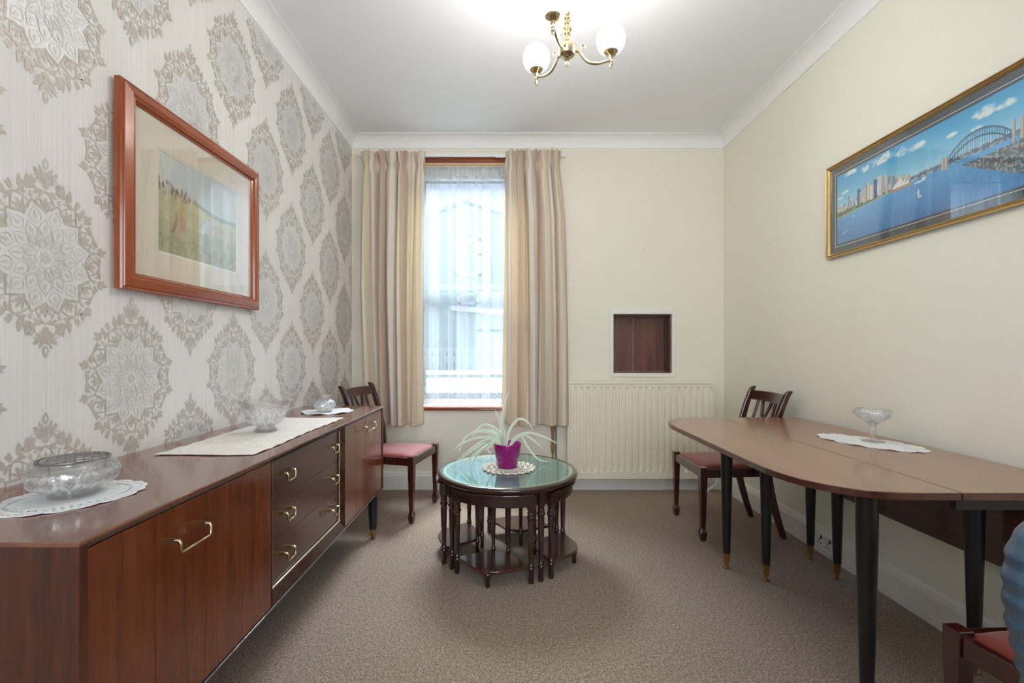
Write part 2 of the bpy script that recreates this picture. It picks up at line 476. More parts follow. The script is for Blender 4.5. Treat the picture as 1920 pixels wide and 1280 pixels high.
structure(MB().box(XL - 0.2, XR + 0.2, YF - 0.2, D + T, -0.12, 0.0).build('floor', M['carpet']))
structure(MB().box(XL - 0.2, XR + 0.2, YF - 0.2, D + T, ZC, ZC + 0.15).build('ceiling', M['ceiling']))
structure(MB().box(XR, XR + 0.2, YF - 0.2, D + T, 0, ZC).build('wall_right', M['cream_wall']))
b = MB()
for x0, x1, z0, z1 in ((XL - 0.2, WX0, 0, ZC), (WX0, WX1, 0, WZ0), (WX0, WX1, WZ1, ZC), (WX1, HX0, 0, ZC),
                       (HX0, HX1, 0, HZ0), (HX0, HX1, HZ1, ZC), (HX1, XR + 0.2, 0, ZC)):
    b.box(x0, x1, D, D + T, z0, z1)
structure(b.build('wall_back', M['back_wall']))
FX0, FX1, FZ0, FZ1 = -0.75, 1.25, 0.55, 2.55        # opening added behind the camera to let in fill light
b = MB()
for x0, x1, z0, z1 in ((XL - 0.2, FX0, 0, ZC), (FX0, FX1, 0, FZ0), (FX0, FX1, FZ1, ZC), (FX1, XR + 0.2, 0, ZC)):
    b.box(x0, x1, YF - 0.2, YF, z0, z1)
structure(b.build('wall_front', M['cream_wall']))

# --- papered wall with printed medallions (one wall, the print is part of its paper)
wall = MB().box(XL - 0.2, XL, YF - 0.2, D + T, 0, ZC)

def medallion():
    """list of (material, layer, closed outline in (a, b)) around the medallion's centre"""
    out = []
    K = 12
    def polar(r, t): return (r * math.sin(t) * 0.96, r * math.cos(t) * 1.06)
    def leaf(p, ang, L, W, mi, layer, tip=0.62, n=6):
        ca, sa = math.cos(ang), math.sin(ang); pts = []
        prof = [(i / n, W * math.sin(math.pi * (i / n) ** tip) ** 0.8) for i in range(n + 1)]
        for s, w in prof: pts.append((s * L, w))
        for s, w in reversed(prof[1:-1]): pts.append((s * L, -w))
        out.append((mi, layer, [(p[0] + x * sa + y * ca, p[1] + x * ca - y * sa) for x, y in pts]))
    def strip(pts, w, mi, layer, closed=False):
        L, Rr = [], []
        n = len(pts)
        for i, p in enumerate(pts):
            a = pts[i - 1] if (i > 0 or closed) else p
            c = pts[(i + 1) % n] if (i < n - 1 or closed) else p
            dx, dy = c[0] - a[0], c[1] - a[1]; l = math.hypot(dx, dy) or 1
            ww = w if closed else w * (0.35 + 0.65 * math.sin(math.pi * (0.12 + 0.8 * i / (n - 1))))
            L.append((p[0] - dy / l * ww, p[1] + dx / l * ww)); Rr.append((p[0] + dy / l * ww, p[1] - dx / l * ww))
        m = n if closed else n - 1
        for i in range(m):
            j = (i + 1) % n
            out.append((mi, layer, [L[i], L[j], Rr[j], Rr[i]]))
    # pearl centre with twelve pointed lobes
    lob = []
    for i in range(K * 8):
        t = 2 * math.pi * (i / (K * 8)); ph = (i % 8) / 8.0
        q = abs(ph - 0.5) * 2            # 0 in the middle of a lobe, 1 at the valley
        lob.append(polar(0.146 - 0.026 * q ** 1.4 + (0.006 if ph == 0.5 else 0), t))
    out.append((2, 0, lob))
    # fine rosette lines inside the centre
    for k, (r0, r1, wd) in enumerate(((0.094, 0.138, 0.017), (0.058, 0.104, 0.017), (0.026, 0.068, 0.014))):
        for i in range(K):
            t0 = 2 * math.pi * (i + (0.5 if k % 2 == 0 else 0.0)) / K
            for s in (-1, 1):
                pts = []
                for j in range(7):
                    u = j / 6; w = wd * math.sin(math.pi * u) * (1.5 - u)
                    a = polar(r0 + (r1 - r0) * u, t0)
                    pts.append((a[0] + s * w * math.cos(t0), a[1] - s * w * math.sin(t0)))
                strip(pts, 0.0015, 3, 1)
            leaf(polar(r0 + 0.012, t0), t0, (r1 - r0) * 0.5, 0.0042, 3, 1)
    for i in range(8):
        leaf((0, 0), 2 * math.pi * i / 8, 0.02, 0.0045, 3, 1)
    # leafy band round the centre
    strip([(x * 1.03, y * 1.03) for x, y in lob], 0.0030, 1, 1, True)
    for i in range(K):
        tv = 2 * math.pi * i / K                 # valley between two lobes: a tulip
        tl = 2 * math.pi * (i + 0.5) / K         # lobe tip: a fleuron pointing out
        c = polar(0.131, tv)
        leaf(polar(0.141, tv), tv, 0.026, 0.0052, 1, 1, 0.8)
        for s in (-1, 1):
            leaf(c, tv + s * 0.52, 0.036, 0.0042, 1, 1, 0.8)
            leaf(polar(0.134, tv + s * 0.10), tv + s * 1.05, 0.018, 0.0034, 1, 1)
            strip([polar(0.150, tv + s * 0.19), polar(0.162, tv + s * 0.13), polar(0.178, tv + s * 0.06), polar(0.183, tv - s * 0.02)], 0.0027, 1, 1)
            leaf(polar(0.176, tv + s * 0.02), tv + s * 1.30, 0.034, 0.0052, 1, 1, 0.6)
            c2 = polar(0.164, tl)
            leaf(polar(0.182, tl), tl + s * 0.62, 0.026, 0.0058, 1, 1, 0.75)
            leaf(polar(0.172, tl + s * 0.06), tl + s * 1.2, 0.020, 0.0042, 1, 1, 0.65)
        leaf(polar(0.160, tl), tl, 0.018, 0.0048, 1, 1, 0.75)
        leaf(polar(0.182, tl), tl, 0.034, 0.0068, 1, 1, 0.8)
        leaf(polar(0.163, tl), tl, 0.010, 0.0020, 0, 2, 0.8)
    # pointed finial at top and bottom
    for sg in (1, -1):
        def F(x, y, ang, L, W, mi=1, layer=1, tip=0.65):
            n0 = len(out); leaf((x, y), ang, L, W, mi, layer, tip)
            if sg < 0: out[n0:] = [(a, l, [(p, -q) for p, q in pl]) for a, l, pl in out[n0:]]
        def Sx(pts, w):
            strip([(x, y * sg) for x, y in pts], w, 1, 1)
        F(0, 0.254, 0, 0.038, 0.0088, tip=0.9); F(0, 0.262, 0, 0.018, 0.0032, 0, 2, 0.9)
        F(0, 0.216, 0, 0.036, 0.0072); F(0, 0.200, 0, 0.020, 0.009)
        for s in (-1, 1):
            F(s * 0.004, 0.236, s * 0.50, 0.034, 0.0050); F(s * 0.006, 0.228, s * 0.85, 0.036, 0.0055)
            F(s * 0.008, 0.214, s * 0.80, 0.024, 0.0055)
            F(s * 0.052, 0.196, s * 0.02, 0.034, 0.0062); F(s * 0.070, 0.180, s * 0.10, 0.040, 0.0074)
            F(s * 0.094, 0.168, s * 0.22, 0.030, 0.0068); F(s * 0.112, 0.152, s * 0.30, 0.028, 0.0066)
            F(s * 0.090, 0.176, s * 1.1, 0.022, 0.0052); F(s * 0.128, 0.140, s * 0.7, 0.024, 0.0060)
            F(s * 0.028, 0.197, s * 1.25, 0.030, 0.0055); F(s * 0.046, 0.206, s * -0.25, 0.026, 0.0048)
            for (cx, cy, rr) in ((0.024, 0.226, 0.0105), (0.036, 0.213, 0.009), (0.030, 0.246, 0.007)):
                Sx([(s * (cx + rr * (1 - 0.09 * k) * math.cos(0.5 + k * 0.66)), cy + rr * (1 - 0.09 * k) * math.sin(0.5 + k * 0.66)) for k in range(10)], 0.0024)
    return out

med = medallion()
def hang(cy, cz):
    for idx_, (mi, layer, pl) in enumerate(med):
        ys = [cy + p[0] for p in pl]; zs = [cz + p[1] for p in pl]
        if max(ys) > D - 0.003 or max(zs) > ZC - 0.1 or min(zs) < 0.16: continue
        x = XL + 0.0004 + 0.0005 * layer + (idx_ % 131) * 7e-6
        area = sum(ys[i - 1] * zs[i] - ys[i] * zs[i - 1] for i in range(len(ys)))
        idx = range(len(pl)) if area > 0 else reversed(range(len(pl)))
        wall.add([(x, ys[k], zs[k]) for k in idx], [tuple(range(len(pl)))], mi)
for i in range(-3, 10):
    for k in range(-2, 3):
        hang(1.325 + 0.3035 * i, 1.47 + (-0.37 if i % 2 else 0.0) + 0.74 * k)
m = NT('wallpaper_pearl_lines'); M['paper_line'] = m.finish(m.principled(srgb(212, 211, 206), 0.42, 0.25))
structure(wall.build('wall_left', [M['paper'], M['paper_leaf'], M['paper_pearl'], M['paper_line']]))

# --- coving and skirting
cove = [(0.0, 0.094), (0.007, 0.094), (0.007, 0.086)]
cove += [(0.086 - 0.079 * math.cos(a), 0.086 - 0.079 * math.sin(a)) for a in [math.pi / 2 * i / 9 for i in range(1, 9)]]
cove += [(0.086, 0.008), (0.086, 0.004), (0.094, 0.004), (0.094, 0.0), (0.0, 0.0)]
def trim_run(name, kind, prof_at, mat):
    structure(MB().loft(prof_at).build(name, mat))
trim_run('trim_1', 0, [[(XL + a, D - a, ZC - c) for a, c in cove], [(XR - a, D - a, ZC - c) for a, c in cove]], M['cove'])
trim_run('trim_2', 0, [[(XL + a, YF + a, ZC - c) for a, c in cove], [(XL + a, D - a, ZC - c) for a, c in cove]], M['cove'])
trim_run('trim_3', 0, [[(XR - a, D - a, ZC - c) for a, c in cove], [(XR - a, YF + a, ZC - c) for a, c in cove]], M['cove'])
trim_run('trim_4', 0, [[(XR - a, YF + a, ZC - c) for a, c in cove], [(XL + a, YF + a, ZC - c) for a, c in cove]], M['cove'])
sk = [(0, 0), (0.020, 0), (0.020, 0.118), (0.017, 0.122), (0.017, 0.127), (0.013, 0.131), (0.011, 0.142), (0.006, 0.150), (0.003, 0.155), (0, 0.155)]
trim_run('baseboard_back', 0, [[(XL + a, D - a, c) for a, c in sk], [(XR - a, D - a, c) for a, c in sk]], M['gloss_white'])
trim_run('baseboard_left', 0, [[(XL + a, YF + a, c) for a, c in sk], [(XL + a, D - a, c) for a, c in sk]], M['gloss_white'])
trim_run('baseboard_right', 0, [[(XR - a, D - a, c) for a, c in sk], [(XR - a, YF + a, c) for a, c in sk]], M['gloss_white'])
trim_run('baseboard_front', 0, [[(XR - a, YF + a, c) for a, c in sk], [(XL + a, YF + a, c) for a, c in sk]], M['gloss_white'])

# --- windows
M['sash'] = plain('backlit_shade_sash', srgb(150, 164, 168), 0.4, 0.3, vary=0.02)  # white uPVC sashes; their backlit shade is put into this grey
def window(name, x0, x1, z0, z1, y, inward, rail_z):
    """sash window; frame, two sashes with panes, a catch on the meeting rail"""
    s = inward
    f = MB()
    for a in ((x0, x0 + 0.05, z0, z1), (x1 - 0.05, x1, z0, z1), (x0 + 0.05, x1 - 0.05, z0, z0 + 0.05), (x0 + 0.05, x1 - 0.05, z1 - 0.09, z1)):
        f.box(a[0], a[1], y - 0.04, y + 0.04, a[2], a[3])
    root = structure(f.build(name, M['upvc'], None, bevel=0.003))
    for (za, zb, off) in ((rail_z - 0.01, z1 - 0.05, -0.012), (z0 + 0.05, rail_z + 0.05, 0.012)):
        sash = MB(); a0, a1 = x0 + 0.05, x1 - 0.05; yy = y + s * off
        rb = 0.055
        for q in ((a0, a0 + 0.05, za, zb), (a1 - 0.05, a1, za, zb), (a0 + 0.05, a1 - 0.05, za, za + rb), (a0 + 0.05, a1 - 0.05, zb - 0.055, zb)):
            sash.box(q[0], q[1], yy - 0.012, yy + 0.012, q[2], q[3])
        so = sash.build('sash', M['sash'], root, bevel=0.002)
        MB().box(a0 + 0.05, a1 - 0.05, yy - 0.003, yy + 0.003, za + rb, zb - 0.055).build('pane', M['pane'], so)
    xm = (x0 + x1) / 2
    c = MB().box(xm - 0.03, xm + 0.03, y + s * 0.024 - 0.008, y + s * 0.024 + 0.008, rail_z + 0.05, rail_z + 0.066)
    c.tube([(xm - 0.005, y + s * 0.03, rail_z + 0.07), (xm + 0.035, y + s * 0.045, rail_z + 0.078)], 0.006)
    c.build('catch', M['steel'], root)
    return root
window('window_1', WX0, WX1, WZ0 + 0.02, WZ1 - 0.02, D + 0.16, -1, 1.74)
window('added_window', FX0, FX1, FZ0, FZ1, YF - 0.1, 1, 1.6)  # unseen window, added as a way in for the fill lamp
structure(MB().box(WX0 - 0.02, WX1 + 0.02, D - 0.028, D + 0.13, WZ0 - 0.018, WZ0 + 0.012).build('trim_5', M['varnish'], bevel=0.008, seg=3))
b = MB().box(WX0 - 0.02, WX1 + 0.02, D - 0.014, D + 0.02, WZ1 - 0.012, WZ1 + 0.052).box(WX0 - 0.02, WX1 + 0.02, D - 0.022, D + 0.01, WZ1 + 0.034, WZ1 + 0.052)
structure(b.build('trim_6', M['varnish'], bevel=0.003))
structure(MB().box(WX0 - 0.02, WX1 + 0.02, D - 0.010, D + 0.024, WZ1 - 0.030, WZ1 - 0.012).build('trim_7', plain('pale_batten', srgb(214, 178, 138), 0.4), bevel=0.002))

# --- outside: yard, house with a gable, low wall
structure(MB().box(-14, 12, D + T, 40, -0.6, -0.5).build('ground', plain('yard_paving', srgb(116, 124, 120), 0.9, bump=0.3)))
hs = thing('house', 'pale gabled house seen through the net curtain across the yard', 'house', (-1.3, 13.5, -0.5))
hb = MB()
gx0, gx1, gy = -4.4, 1.9, 13.5
gpx = -1.25
hb.loft([[(gx0, y, -0.5), (gx1, y, -0.5), (gx1, y, 4.55), (gpx, y, 5.55), (gx0, y, 4.35)] for y in (gy, gy + 5)])
hb.build('wall', plain('grey_green_render', srgb(186, 206, 202), 0.9, bump=0.2), hs)
rf = MB()
for (xa, za, xb, zb) in ((gx0 - 0.3, 4.25, gpx, 5.62), (gpx, 5.62, gx1 + 0.3, 4.45)):
    rf.hexa([(xa, gy - 0.2, za), (xb, gy - 0.2, zb), (xb, gy + 5.2, zb), (xa, gy + 5.2, za),
             (xa, gy - 0.2, za + 0.12), (xb, gy - 0.2, zb + 0.12), (xb, gy + 5.2, zb + 0.12), (xa, gy + 5.2, za + 0.12)])
rf.build('roof', plain('slate_roof', srgb(226, 232, 232), 0.7), hs)
for (wx, wz, w_, h_) in ((-1.15, 3.4, 0.75, 1.1), (-1.15, 2.15, 0.62, 0.75), (-3.2, 3.3, 0.8, 1.1), (0.9, 1.9, 0.8, 1.1)):
    fr = MB()
    for q in ((wx - w_ / 2, wx - w_ / 2 + 0.08, wz, wz + h_), (wx + w_ / 2 - 0.08, wx + w_ / 2, wz, wz + h_),
              (wx - w_ / 2, wx + w_ / 2, wz, wz + 0.08), (wx - w_ / 2, wx + w_ / 2, wz + h_ - 0.08, wz + h_),
              (wx - w_ / 2, wx + w_ / 2, wz + h_ * 0.55, wz + h_ * 0.55 + 0.06)):
        fr.box(q[0], q[1], gy - 0.08, gy + 0.02, q[2], q[3])
    fo = fr.build('window', M['upvc'], hs)
    MB().box(wx - w_ / 2 + 0.06, wx + w_ / 2 - 0.06, gy - 0.04, gy - 0.02, wz + 0.06, wz + h_ - 0.06).build('pane', plain('dim_window_glass', srgb(178, 198, 200), 0.3), fo)
b = MB().box(-5, 5, 8.6, 8.8, -0.5, 0.75).box(-5, 5, 8.56, 8.84, 0.75, 0.82)
tag(b.build('garden_wall', plain('pale_block_wall', srgb(170, 172, 168), 0.9, bump=0.4)), 'low pale garden wall across the yard behind the net curtain', 'wall', kind='structure')
b = MB()
b.loft([[(-1.2, y, -0.5), (1.0, y, -0.5), (1.0, y, 1.95), (-1.2, y, 2.15)] for y in (11.0, 13.4)])
sh = thing('shed', 'flat roofed outbuilding in front of the gabled house', 'shed', (-0.1, 11.0, -0.5))
b.build('wall', plain('shed_render', srgb(172, 192, 190), 0.9), sh)
MB().hexa([(-1.35, 10.85, 2.16), (1.15, 10.85, 1.94), (1.15, 13.4, 1.94), (-1.35, 13.4, 2.16), (-1.35, 10.85, 2.28), (1.15, 10.85, 2.06), (1.15, 13.4, 2.06), (-1.35, 13.4, 2.28)]).build('roof', M['upvc'], sh)

# --- curtains
m = NT('striped_curtain')
uv = m.n('ShaderNodeTexCoord').outputs['UV']; s = m.n('ShaderNodeSeparateXYZ', i0=uv)
fr = m.math('FRACT', s.outputs[0])
pk, cr, iv, tn, gy_ = srgb(216, 198, 186), srgb(238, 230, 212), srgb(247, 244, 239), srgb(220, 203, 178), srgb(217, 209, 204)
col = m.ramp(fr, [(0.0, pk), (0.17, iv), (0.22, cr), (0.36, tn), (0.42, iv), (0.56, gy_), (0.64, pk), (0.76, cr), (0.86, iv), (0.93, tn)], 'CONSTANT')
wv = m.noise(m.coords((1, 1, 1)), 420.0, 2.0)
col = m.mixc(m.math('MULTIPLY', wv, 0.10), col, srgb(200, 184, 164))
p = m.principled(col, 0.85, 0, m.bump(wv, 0.15, 0.002), 0, 0.2, Sheen_Weight=0.15)
tl = m.n('ShaderNodeBsdfTranslucent', Color=srgb(240, 224, 190))
M['curtain'] = m.finish(m.n('ShaderNodeMixShader', i0=0.34, i1=p.outputs[0], i2=tl.outputs[0]))

def curtain(name, label, left, right, z0, z1, y0, nf, seed, period):
    """left(v), right(v): edges at height fraction v (0 hem, 1 top)"""
    rnd = random.Random(seed)
    NU, NV = 200, 44
    ph = [rnd.uniform(0, 6.28) for _ in range(6)]
    amp = [rnd.uniform(0.6, 1.25) for _ in range(nf + 3)]
    uvs = []
    mb = MB()
    def fn(u, v):
        head = max(0.0, (v - 0.955) / 0.045)
        neck = math.exp(-((v - 0.945) / 0.02) ** 2)
        w = u + 0.045 * math.sin(2 * math.pi * u * 1.5 + ph[0] + 0.9 * v) + 0.022 * math.sin(2 * math.pi * u * 3.3 + ph[1] - 1.6 * v)
        k = w * nf
        k = max(0.0, min(nf, k)); i0 = int(k); fk = k - i0; a = amp[i0] * (1 - fk) + amp[i0 + 1] * fk
        A = (0.044 - 0.016 * v) * a * (1 - 0.55 * neck)
        f = math.sin(2 * math.pi * k + ph[2] + 0.5 * math.sin(3 * v + ph[3]))
        f = math.copysign(abs(f) ** 0.8, f)
        y = y0 + A * f * (1 - 0.35 * head) + 0.010 * math.sin(2 * math.pi * w * nf * 2.1 + ph[4]) * (0.4 + v * 0.6)
        y += 0.016 * head * math.sin(2 * math.pi * w * nf * 2.6 + ph[5]) - 0.010 * math.sin(math.pi * v) + 0.006 * neck
        xa, xb = left(v), right(v)
        x = xa + (xb - xa) * (u + 0.30 / nf * math.sin(2 * math.pi * k + ph[2] + 1.5) * 0.5 * (1 - neck))
        z = z0 + (z1 - z0) * v + (0.006 * math.sin(2 * math.pi * w * nf * 2 + ph[5]) if v > 0.995 else 0) + (0.005 * f if v < 0.01 else 0)
        uvs.append((u * period + 0.13, v))
        return (x, y, z)
    vv = [0, 0.004, 0.03] + [0.03 + 0.87 * i / 24 for i in range(1, 25)] + [0.915, 0.925, 0.935, 0.945, 0.952, 0.958, 0.965, 0.972, 0.98, 0.988, 0.996, 1.0]
    NV = len(vv)
    mb.grid(lambda a, c: fn(a, vv[int(round(c * (NV - 1)))]), NU, NV)
    o = mb.build(name, M['curtain'], None, smooth=True, uvfn=lambda i: uvs[i])
    so = o.modifiers.new('solid', 'SOLIDIFY'); so.thickness = 0.003
    recenter(o, ((left(0) + right(0)) / 2, y0, z0))
    return tag(o, label, 'curtain')
cy = 3.835
def PX(p): return (p - CX) / FPX * cy
def interp(tab):
    tab = sorted(tab)
    def f(v):
        for (a, x), (c, y) in zip(tab, tab[1:]):
            if v <= c: return PX(x + (y - x) * (v - a) / (c - a))
        return PX(tab[-1][1])
    return f
zt, zb = CAM_Z - (283 - CY) / FPX * cy, CAM_Z - (797 - CY) / FPX * cy
curtain('curtain', 'striped cream and beige curtain hanging left of the net, next to the papered wall', interp([(0, 690), (0.5, 682), (0.93, 681), (1, 679)]), interp([(0, 792), (0.6, 793), (1, 797)]), zb, zt, cy, 5, 4, 2.9)
curtain('curtain', 'striped cream and beige curtain hanging between the net and the radiator', interp([(0, 941), (0.6, 944), (1, 946)]), interp([(0, 1062), (0.4, 1062), (0.75, 1058), (0.93, 1049), (1, 1050)]), zb, zt + 0.008, cy, 5, 9, 2.9)
t = thing('curtain_track', 'white curtain track across the top of the window', 'curtain track', (-0.37, 3.9, 2.87))
MB().box(-1.27, 0.50, 3.888, 3.906, 2.858, 2.884).build('rail', M['plastic'], t, bevel=0.002)
for x in (-1.2, -0.75, -0.05, 0.42):
    MB().box(x - 0.012, x + 0.012, 3.90, D + 0.001, 2.862, 2.880).build('bracket', M['plastic'], t)
MB().box(-0.10, -0.02, 3.872, 3.886, 2.846, 2.868).build('runner', M['plastic'], t)

# net curtain
m = NT('net_voile')
uv = m.n('ShaderNodeTexCoord').outputs['UV']; s = m.n('ShaderNodeSeparateXYZ', i0=uv)
u, v = s.outputs[0], s.outputs[1]          # u metres across, v metres above the hem
cv = m.n('ShaderNodeCombineXYZ', i0=u, i1=0.0, i2=0.0).outputs[0]
n1 = m.noise(cv, 9.0, 1.0, 0.5); n2 = m.noise(cv, 60.0, 2.0, 0.5)
fold = m.n('ShaderNodeMapRange', {'interpolation_type': 'SMOOTHSTEP'}, Value=n1)
fold.inputs[1].default_value, fold.inputs[2].default_value = 0.44, 0.56
dens = m.math('ADD', m.math('MULTIPLY', fold.outputs[0], 0.26), m.math('MULTIPLY', n2, 0.14))
dens = m.math('ADD', dens, 0.22)
a = m.math('SUBTRACT', m.math('FRACT', m.math('MULTIPLY', u, 15.5)), 0.5)
aa = m.math('ABSOLUTE', a)
def band(v0, v1): return m.math('MULTIPLY', m.math('GREATER_THAN', v, v0), m.math('LESS_THAN', v, v1))
def line_at(vc, slope, w):
    """chevron line around height vc"""
    c = m.math('ADD', m.math('MULTIPLY', aa, slope), vc)
    return m.math('LESS_THAN', m.math('ABSOLUTE', m.math('SUBTRACT', v, c)), w)
def ring(vc, hw, hh, w=0.30):
    """outlined diamond of one worked motif"""
    d = m.math('ADD', m.math('DIVIDE', aa, hw), m.math('DIVIDE', m.math('ABSOLUTE', m.math('SUBTRACT', v, vc)), hh))
    return m.math('MULTIPLY', m.math('LESS_THAN', d, 1.0), m.math('GREATER_THAN', d, 1.0 - w))
lace = line_at(0.035, 0.055, 0.006)
for extra in (line_at(0.062, 0.055, 0.003), ring(0.115, 0.14, 0.03, 0.6), ring(0.19, 0.26, 0.035), ring(0.19, 0.12, 0.018, 0.9), ring(0.245, 0.34, 0.03), ring(0.245, 0.16, 0.016, 0.9),
              ring(0.30, 0.24, 0.034), ring(0.30, 0.10, 0.018, 0.9), ring(0.355, 0.10, 0.035, 0.6), ring(0.44, 0.16, 0.012, 0.9), ring(0.455, 0.07, 0.03, 0.7)):
    lace = m.math('MAXIMUM', lace, extra)
hem = m.math('MULTIPLY', band(-1.0, 0.05), 0.22)
head = m.math('MULTIPLY', m.math('GREATER_THAN', v, 2.005), 0.3)
low = m.math('MULTIPLY', m.math('LESS_THAN', v, 0.5), 0.08)
dens = m.math('ADD', dens, m.math('ADD', m.math('ADD', hem, head), low), clamp=True)
dens = m.math('SUBTRACT', dens, m.math('MULTIPLY', lace, 0.32), clamp=True)
tr = m.n('ShaderNodeBsdfTransparent', Color=(0.97, 0.99, 1, 1))
df = m.n('ShaderNodeBsdfDiffuse', Color=(0.90, 0.93, 0.95, 1)); tl = m.n('ShaderNodeBsdfTranslucent', Color=(0.36, 0.41, 0.42, 1))
fab = m.n('ShaderNodeMixShader', i0=0.42, i1=df.outputs[0], i2=tl.outputs[0])
M['net'] = m.finish(m.n('ShaderNodeMixShader', i0=dens, i1=tr.outputs[0], i2=fab.outputs[0]))
mb = MB(); uvs = []
def nf(u, v):
    z = 0.722 + 2.085 * v
    w = u * 0.93
    y = 3.985 + (0.012 - 0.004 * v) * math.sin(u * 47 + 1.2 * math.sin(u * 17)) + 0.0025 * math.sin(u * 131 + 2) + (0.004 * math.sin(u * 420) if v > 0.965 else 0)
    uvs.append((w, 2.085 * v))
    return (WX0 + 0.012 + w, y, z)
mb.grid(nf, 240, 24)
o = tag(mb.build('net_curtain', M['net'], None, smooth=True, uvfn=lambda i: uvs[i]), 'white lace edged net curtain hanging inside the window', 'net curtain')
recenter(o, ((WX0 + WX1) / 2, 3.985, 0.722))

# --- serving hatch
h = thing('serving_hatch', 'white framed serving hatch with dark oak doors above the radiator', 'hatch', ((HX0 + HX1) / 2, D, HZ0))
b = MB(); e = 0.03
for q in ((HX0 - e, HX0 + 0.004, HZ0 - e, HZ1 + e), (HX1 - 0.004, HX1 + e, HZ0 - e, HZ1 + e), (HX0, HX1, HZ0 - e, HZ0 + 0.004), (HX0, HX1, HZ1 - 0.004, HZ1 + e)):
    b.box(q[0], q[1], D - 0.012, D + 0.02, q[2], q[3])
b.build('frame', M['gloss_white'], h, bevel=0.004)
b = MB()
for q in ((HX0 + 0.001, HX0 + 0.013, HZ0 + 0.001, HZ1 - 0.001), (HX1 - 0.013, HX1 - 0.001, HZ0 + 0.001, HZ1 - 0.001), (HX0 + 0.013, HX1 - 0.013, HZ0 + 0.001, HZ0 + 0.013), (HX0 + 0.013, HX1 - 0.013, HZ1 - 0.013, HZ1 - 0.001)):
    b.box(q[0], q[1], D + 0.02, D + 0.2, q[2], q[3])
b.build('lining', M['hatch_wood'], h)
xm = 1.116 + 0.02
for (xa, xb, kx) in ((HX0 + 0.014, xm - 0.002, xm - 0.028), (xm + 0.002, HX1 - 0.05, xm + 0.03)):
    d = MB().box(xa, xb, D + 0.16, D + 0.178, HZ0 + 0.014, HZ1 - 0.03).build('door', M['hatch_wood'], h, bevel=0.002)
    MB().lathe([(0.0, 0), (0.005, 0), (0.005, 0.004), (0, 0.004)], (kx, D + 0.1565, 1.265), 12, axis=(0, 1, 0)).build('finger_hole', M['dark_hole'], d)
    hk = MB().tube([(kx - 0.014, D + 0.155, HZ1 - 0.032), (kx, D + 0.152, HZ1 - 0.05), (kx + 0.014, D + 0.155, HZ1 - 0.032)], 0.0022, 6)
    hk.build('catch', M['brass'], d)
MB().box(HX1 - 0.05, HX1 - 0.0135, D + 0.165, D + 0.178, HZ0 + 0.014, HZ1 - 0.014).box(HX0 + 0.0135, HX1 - 0.05, D + 0.165, D + 0.178, HZ1 - 0.03, HZ1 - 0.014).build('door_stop', M['hatch_wood'], h)

# --- radiator
ry = 3.845
rx0, rx1 = 0.513, (1339 - CX) / FPX * ry
rz0, rz1 = CAM_Z - (898 - CY) / FPX * ry, CAM_Z - (715 - CY) / FPX * ry
rad = thing('radiator', 'cream ribbed panel radiator under the serving hatch', 'radiator', ((rx0 + rx1) / 2, ry, rz0))
n = 22; pitch = (rx1 - rx0 - 0.03) / n
pts = []
x = rx0 + 0.015
prof = [(rx0 + 0.0, 0.016), (rx0 + 0.012, 0.006)]
for i in range(n):
    a = x + i * pitch
    prof += [(a + pitch * 0.10, 0.006), (a + pitch * 0.22, 0.0), (a + pitch * 0.60, 0.0), (a + pitch * 0.76, 0.015), (a + pitch * 0.94, 0.015)]
prof += [(rx1 - 0.012, 0.006), (rx1, 0.012)]
zr = [rz0 + 0.055, rz0 + 0.075, rz1 - 0.06, rz1 - 0.045]
rings = []
for k, z in enumerate(zr):
    e = 1.0 if k in (1, 2) else 0.0
    rings.append([(px_, ry + (d * e + 0.004 * (1 - e)), z) for px_, d in prof] + [(rx1, ry + 0.03, z), (rx0, ry + 0.03, z)])
b = MB().loft(rings)
b.box(rx0, rx1, ry + 0.002, ry + 0.03, rz0, rz0 + 0.055).box(rx0, rx1, ry + 0.002, ry + 0.03, rz1 - 0.045, rz1 - 0.022)
b.build('panel', M['radiator'], rad, bevel=0.002)
b = MB().box(rx0 - 0.004, rx1 + 0.004, ry - 0.004, ry + 0.075, rz1 - 0.022, rz1)
for i in range(26):
    xx = rx0 + 0.03 + i * (rx1 - rx0 - 0.06) / 25
b.build('top_cover', M['radiator'], rad, bevel=0.005)
for xx in (rx0 - 0.004, rx1 - 0.004):
    MB().box(xx, xx + 0.008, ry + 0.004, ry + 0.072, rz0 + 0.01, rz1 - 0.022).build('side_panel', M['radiator'], rad, bevel=0.002)
for xx in (rx0 + 0.17, rx1 - 0.17):
    MB().box(xx - 0.02, xx + 0.02, ry + 0.03, D - 0.002, rz0 + 0.05, rz1 - 0.06).build('wall_bracket', M['radiator'], rad)
MB().tube(bez([(rx1 - 0.03, ry + 0.03, rz0 + 0.03), (rx1 + 0.035, ry + 0.03, rz0 + 0.02), (rx1 + 0.02, ry + 0.025, 0.06), (rx1 - 0.03, ry + 0.02, 0.03), (rx1 - 0.045, ry + 0.02, 0.0)], 20), 0.0085, 12).build('supply_pipe', M['gloss_white'], rad, smooth=True)

